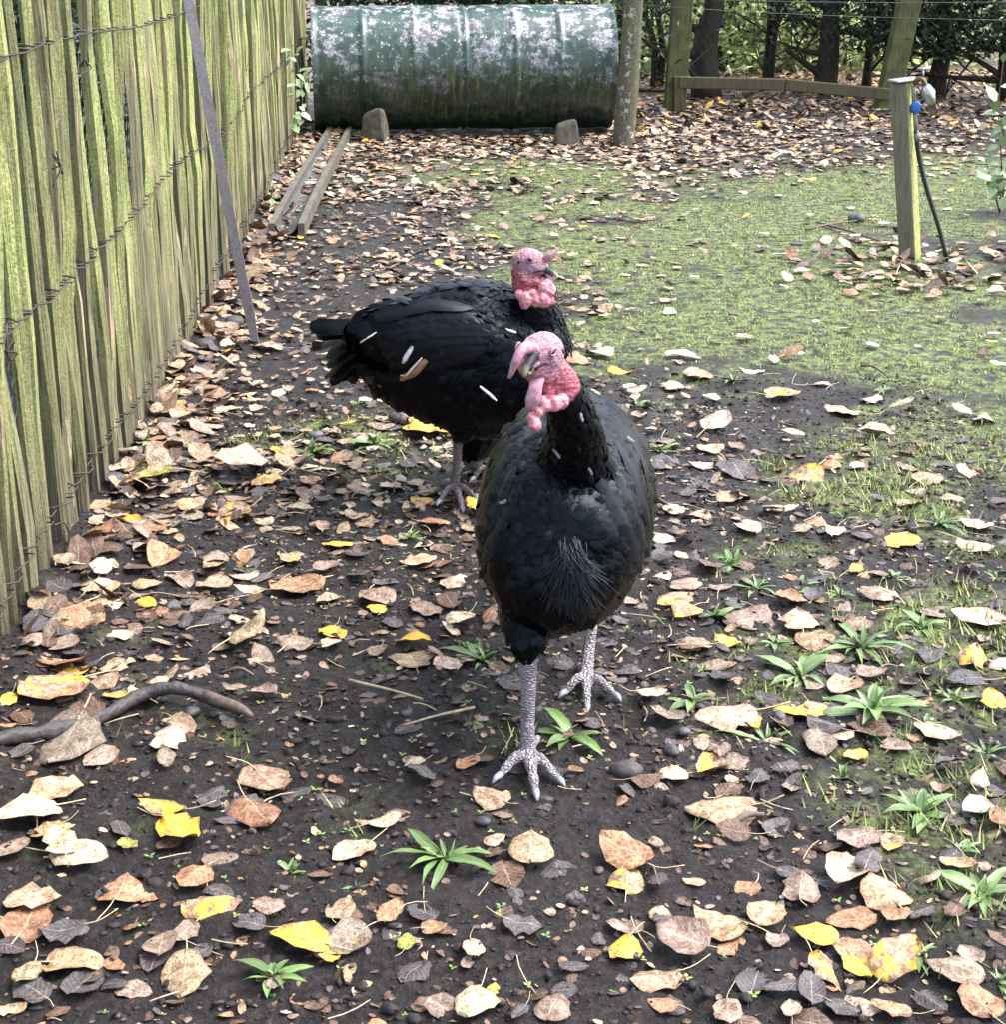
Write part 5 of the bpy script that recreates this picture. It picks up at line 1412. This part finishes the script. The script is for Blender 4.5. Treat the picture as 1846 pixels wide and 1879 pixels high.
# ------------------------------------------------------------------ stones
ST = [(352, 1312, 34, 'small dark stone under the arch of the fallen branch', m_stone), (1150, 1424, 62, 'flat dark stone on soil right of the near turkey front foot', m_stone), (1232, 1383, 36, 'dark pebble above the pale leaf right of the near turkey', m_stone),
      (1432, 1318, 30, 'round grey pebble between leaves at middle right', m_slate), (1256, 1346, 26, 'pale pebble right of the near turkey rear foot', m_slate), (730, 776, 44, 'dark stone on the ground under the far turkey tail', m_stone),
      (1572, 408, 36, 'blue grey slate among leaves left of the tap post', m_slate), (1517, 283, 22, 'round grey stone at the far edge of the grass', m_slate), (886, 1512, 32, 'dark angular pebble above the green rosette at bottom centre', m_stone),
      (1196, 1345, 24, 'small brown pebble near the near turkey rear foot', m_stone), (1100, 1600, 22, 'small round pebble left of the orange leaf pair', m_stone), (1285, 1300, 20, 'tiny dark pebble beside the green rosette right of the turkey', m_stone),
      (375, 640, 40, 'grey stone tucked against the fence foot near the metal bar', m_stone), (430, 600, 44, 'dark lump of stone behind the foot of the metal bar', m_stone), (580, 805, 30, 'bluish flat pebble among weeds left of the far turkey', m_slate),
      (1700, 1690, 20, 'tiny grey pebble at lower right beside a dark leaf', m_slate), (1255, 1315, 24, 'pebble left of the large cream leaf at middle right', m_slate)]
for k, (px, py, w, lab, mt) in enumerate(ST):
    g = G(px, py); s = w * zc(g) / FPX
    stone_thing('pebble' if w < 40 else 'stone', g, (s, s * .8, s * .55), lab, 'stone', mt, 200 + k, group='loose stones')
# soil crumbs
NB = 16000
m_ = MB(); m_.ball((0, 0, 0), 1, 5, 4); bv = m_.V[0]; bq = m_.Q[0]; bt_ = m_.T[0]
x = rng.uniform(-1.3, 1.6, NB); y = rng.uniform(1.9, 6.0, NB) ** 1.0
ok = x > fence_x(y); x, y = x[ok], y[ok]; NB = len(x)
s = rng.gamma(1.6, .0018, NB) + .0012
sh = bv[None] * (1 + .9 * (rng.random((NB, len(bv), 1)) - .5)) * s[:, None, None] * np.array([1, 1, .6]) * rng.uniform(.5, 1.5, (NB, 1, 3))
VV = sh + np.stack([x, y, H(x, y) + s * .15], 1)[:, None, :]
kk = len(bv)
obj('soil_crumbs', np_mesh('soil_crumbs', VV.reshape(-1, 3), [(np.arange(NB)[:, None, None] * kk + bq[None]).reshape(-1, 4), (np.arange(NB)[:, None, None] * kk + bt_[None]).reshape(-1, 3)]),
    m_crumb, kind='stuff', label='loose crumbs of dark damp soil', cat='soil')

# ------------------------------------------------------------------ grass and moss tufts
NT = 30000
x = rng.uniform(-.9, 4.6, NT); y = rng.uniform(2.2, 13.0, NT)
mo = moss_at(x, y)
ok = rng.random(NT) < mo * (.35 + .65 * (vnoise(x * 9, y * 9, 33) > .42)) + .012 * (y < 6) * (x > -.2)
x, y, mo = x[ok], y[ok], mo[ok]
nb = 9
bx = np.repeat(x, nb) + rng.normal(0, .016, len(x) * nb); by = np.repeat(y, nb) + rng.normal(0, .016, len(x) * nb)
n = len(bx)
hgt = rng.uniform(.004, .013, n) * (1 + 1.5 * (by < 5.2)) * (1 + .5 * np.repeat(vnoise(x * 1.5, y * 1.5, 35), nb)); a = rng.uniform(0, 6.28, n); lean = rng.uniform(.2, 1.3, n)
wv = rng.uniform(.0014, .0032, n)
B0 = np.stack([bx, by, H(bx, by) - .002], 1)
sd_ = np.stack([-np.sin(a), np.cos(a), np.zeros(n)], 1) * wv[:, None]
tip = B0 + np.stack([np.cos(a) * hgt * lean, np.sin(a) * hgt * lean, hgt], 1)
VV = np.stack([B0 - sd_, B0 + sd_, tip], 1).reshape(-1, 3)
gc = np.array([(.14, .20, .045), (.22, .30, .075), (.34, .40, .13), (.09, .13, .03), (.40, .38, .19), (.24, .20, .10)])[rng.integers(6, size=n)] * rng.uniform(.7, 1.3, (n, 1))
obj('short_grass', np_mesh('short_grass', VV, np.arange(n * 3).reshape(-1, 3), tint=np.repeat(np.column_stack([gc, np.ones(n)]), 3, 0), smooth=False), m_grass, kind='stuff',
    label='thin mossy grass growing over the right half of the pen', cat='grass')

# ------------------------------------------------------------------ weed rosettes
WE = [(815, 1572, 190, 'largest long-leaved weed rosette, bottom centre below the near turkey'), (532, 1602, 95, 'small upright weed left of the large bottom centre rosette'), (500, 1790, 130, 'fine-leaved weed tuft at bottom left of centre'),
      (655, 1628, 62, 'tiny weed between two rosettes at bottom centre'), (1045, 1352, 150, 'weed rosette beside the near turkey front leg'), (885, 1212, 130, 'weed rosette on soil left of the near turkey front leg'),
      (1580, 1187, 170, 'spreading weed rosette below the two stacked cream leaves'), (1470, 1242, 140, 'weed rosette left of the spreading one at middle right'), (1272, 1287, 110, 'upright weed tuft right of the near turkey rear foot'),
      (1405, 1362, 140, 'grassy weed tuft below the large cream leaf at right'), (1598, 1302, 175, 'wide weed rosette above the dark brown curled leaf'), (1343, 1037, 105, 'weed with a cream leaf lying in it, right of the near turkey'),
      (1388, 1080, 100, 'bluish weed rosette right of the near turkey breast'), (1312, 1132, 95, 'small weed rosette nearest to the near turkey right side'), (1550, 952, 60, 'small upright weed on bare soil at right'),
      (1725, 962, 100, 'bushy weed tuft at the right beside a cream leaf'), (1690, 1492, 150, 'grassy weed clump left of the white leaf'), (1800, 1642, 165, 'leafy weed clump at the right edge near the bottom'),
      (1682, 1752, 120, 'weed rosette in the bottom right among mottled leaves'), (1545, 1422, 80, 'compact small weed rosette at lower right'), (1690, 1152, 110, 'weed rosette left of the large cream leaf at the right edge'),
      (1752, 1282, 75, 'small weed near the bright yellow leaf at the right edge'), (572, 832, 95, 'weed tuft left of the far turkey, nearest the fence'), (690, 818, 95, 'weed tuft below the far turkey tail'),
      (752, 986, 62, 'small weed on soil below the far turkey feet'), (1102, 738, 62, 'bright weed right behind the near turkey neck'), (1172, 748, 60, 'weed tuft right of the near turkey back'),
      (1212, 828, 66, 'weed tuft close to the right flank of the near turkey'), (1622, 716, 46, 'small weed on the moss at right'), (1346, 700, 66, 'weed on the moss among cream leaves'), (660, 740, 50, 'weed tuft just under the far turkey tail tip'),
      (1700, 1330, 60, 'low weed by the oval cream leaf at right'), (800, 905, 56, 'weed beside the far turkey front foot'), (1640, 1420, 70, 'weed patch between compact rosette and grassy clump'),
      (1470, 1075, 70, 'low weed left of the dark oval leaf at middle right'), (1640, 1060, 64, 'small weed right of the small yellow leaf on bare soil'), (1810, 1380, 90, 'weed at the right edge below the oval cream leaf'),
      (1760, 1560, 80, 'weed at right between the white leaf and the leafy clump'), (1420, 1180, 70, 'weed just right of the yellow leaf beside cream leaves'), (1540, 1090, 60, 'tiny weed between two brown leaves at middle right'),
      (1830, 1060, 70, 'weed cut by the right edge halfway down'), (1290, 1230, 56, 'tiny weed above the upright tuft near the rear foot'), (1830, 1800, 90, 'weed in the extreme bottom right corner')]
def blade_mesh(rng, wide):
    n = 6; V, uv = [], []
    arch = rng.uniform(.25, .6); w = rng.uniform(.10, .15) if wide else rng.uniform(.06, .10)
    for i in range(n + 1):
        f = i / n
        ww = w * (math.sin(math.pi * (.12 + .86 * f) ** .9)) if i < n else .004
        z = arch * f * (1 - f * .85) * 1.1
        for u in (-1, 0, 1):
            V.append((u * ww, f, z + abs(u) * ww * .35 + .012 * math.sin(11 * f + u))); uv.append((u * .5 + .5, f))
    Q = [(i * 3 + j, i * 3 + j + 1, i * 3 + 4 + j, i * 3 + 3 + j) for i in range(n) for j in range(2)]
    me = np_mesh('blade', np.array(V), np.array(Q), uv=np.array(uv)); me.materials.append(m_weed)
    return me
# tiny seedlings
ns = 420
x = rng.uniform(-.7, 1.5, ns); y = rng.uniform(2.0, 5.0, ns); z = H(x, y)
VV, TT, CC = [], [], []
for i in range(ns):
    a = rng.uniform(0, 6.28); r_ = rng.uniform(.004, .010)
    gcol = np.array([(.20, .30, .08), (.30, .38, .14), (.14, .22, .06)])[rng.integers(3)]
    for q in range(int(rng.integers(2, 5))):
        aa = a + q * 2.1 + rng.normal(0, .3); d = np.array([math.cos(aa), math.sin(aa), .25]); e = np.array([-math.sin(aa), math.cos(aa), 0])
        b0 = np.array([x[i], y[i], z[i] + .004]); nV = len(VV)
        VV += [b0, b0 + d * r_ * .6 + e * r_ * .38, b0 + d * r_ * 1.2, b0 + d * r_ * .6 - e * r_ * .38]; TT.append((nV, nV + 1, nV + 2, nV + 3)); CC += [(*gcol, 1)] * 4
obj('seedlings', np_mesh('seedlings', np.array(VV), np.array(TT), tint=np.array(CC)), m_grass, kind='stuff', label='tiny pale green seedlings sprouting from bare soil', cat='seedling')
BLW = [blade_mesh(rng, True) for _ in range(5)]; BLN = [blade_mesh(rng, False) for _ in range(5)]
for k, (px, py, w, lab) in enumerate(WE):
    g = G(px, py); R = w * zc(g) / FPX * .62
    t = root('weed_rosette', g - [0, 0, .004], lab, 'weed', 'green weeds dotted over the soil')
    nbl = int(rng.integers(13, 19)) if w > 80 else 11
    for q in range(nbl):
        me = (BLW if (k % 3 and rng.random() < .8) else BLN)[rng.integers(5)]
        o = obj('leaf', me, parent=t)
        s = R * rng.uniform(.55, 1.1) * (.55 if q > nbl * .7 else 1)
        o.scale = (s, s, s)
        o.location = (rng.normal(0, R * .05), rng.normal(0, R * .05), 0)
        o.rotation_euler = (rng.uniform(-.12, .25) + (.7 if q > nbl * .7 else 0), rng.normal(0, .15), q * 2.4 + rng.normal(0, .3))
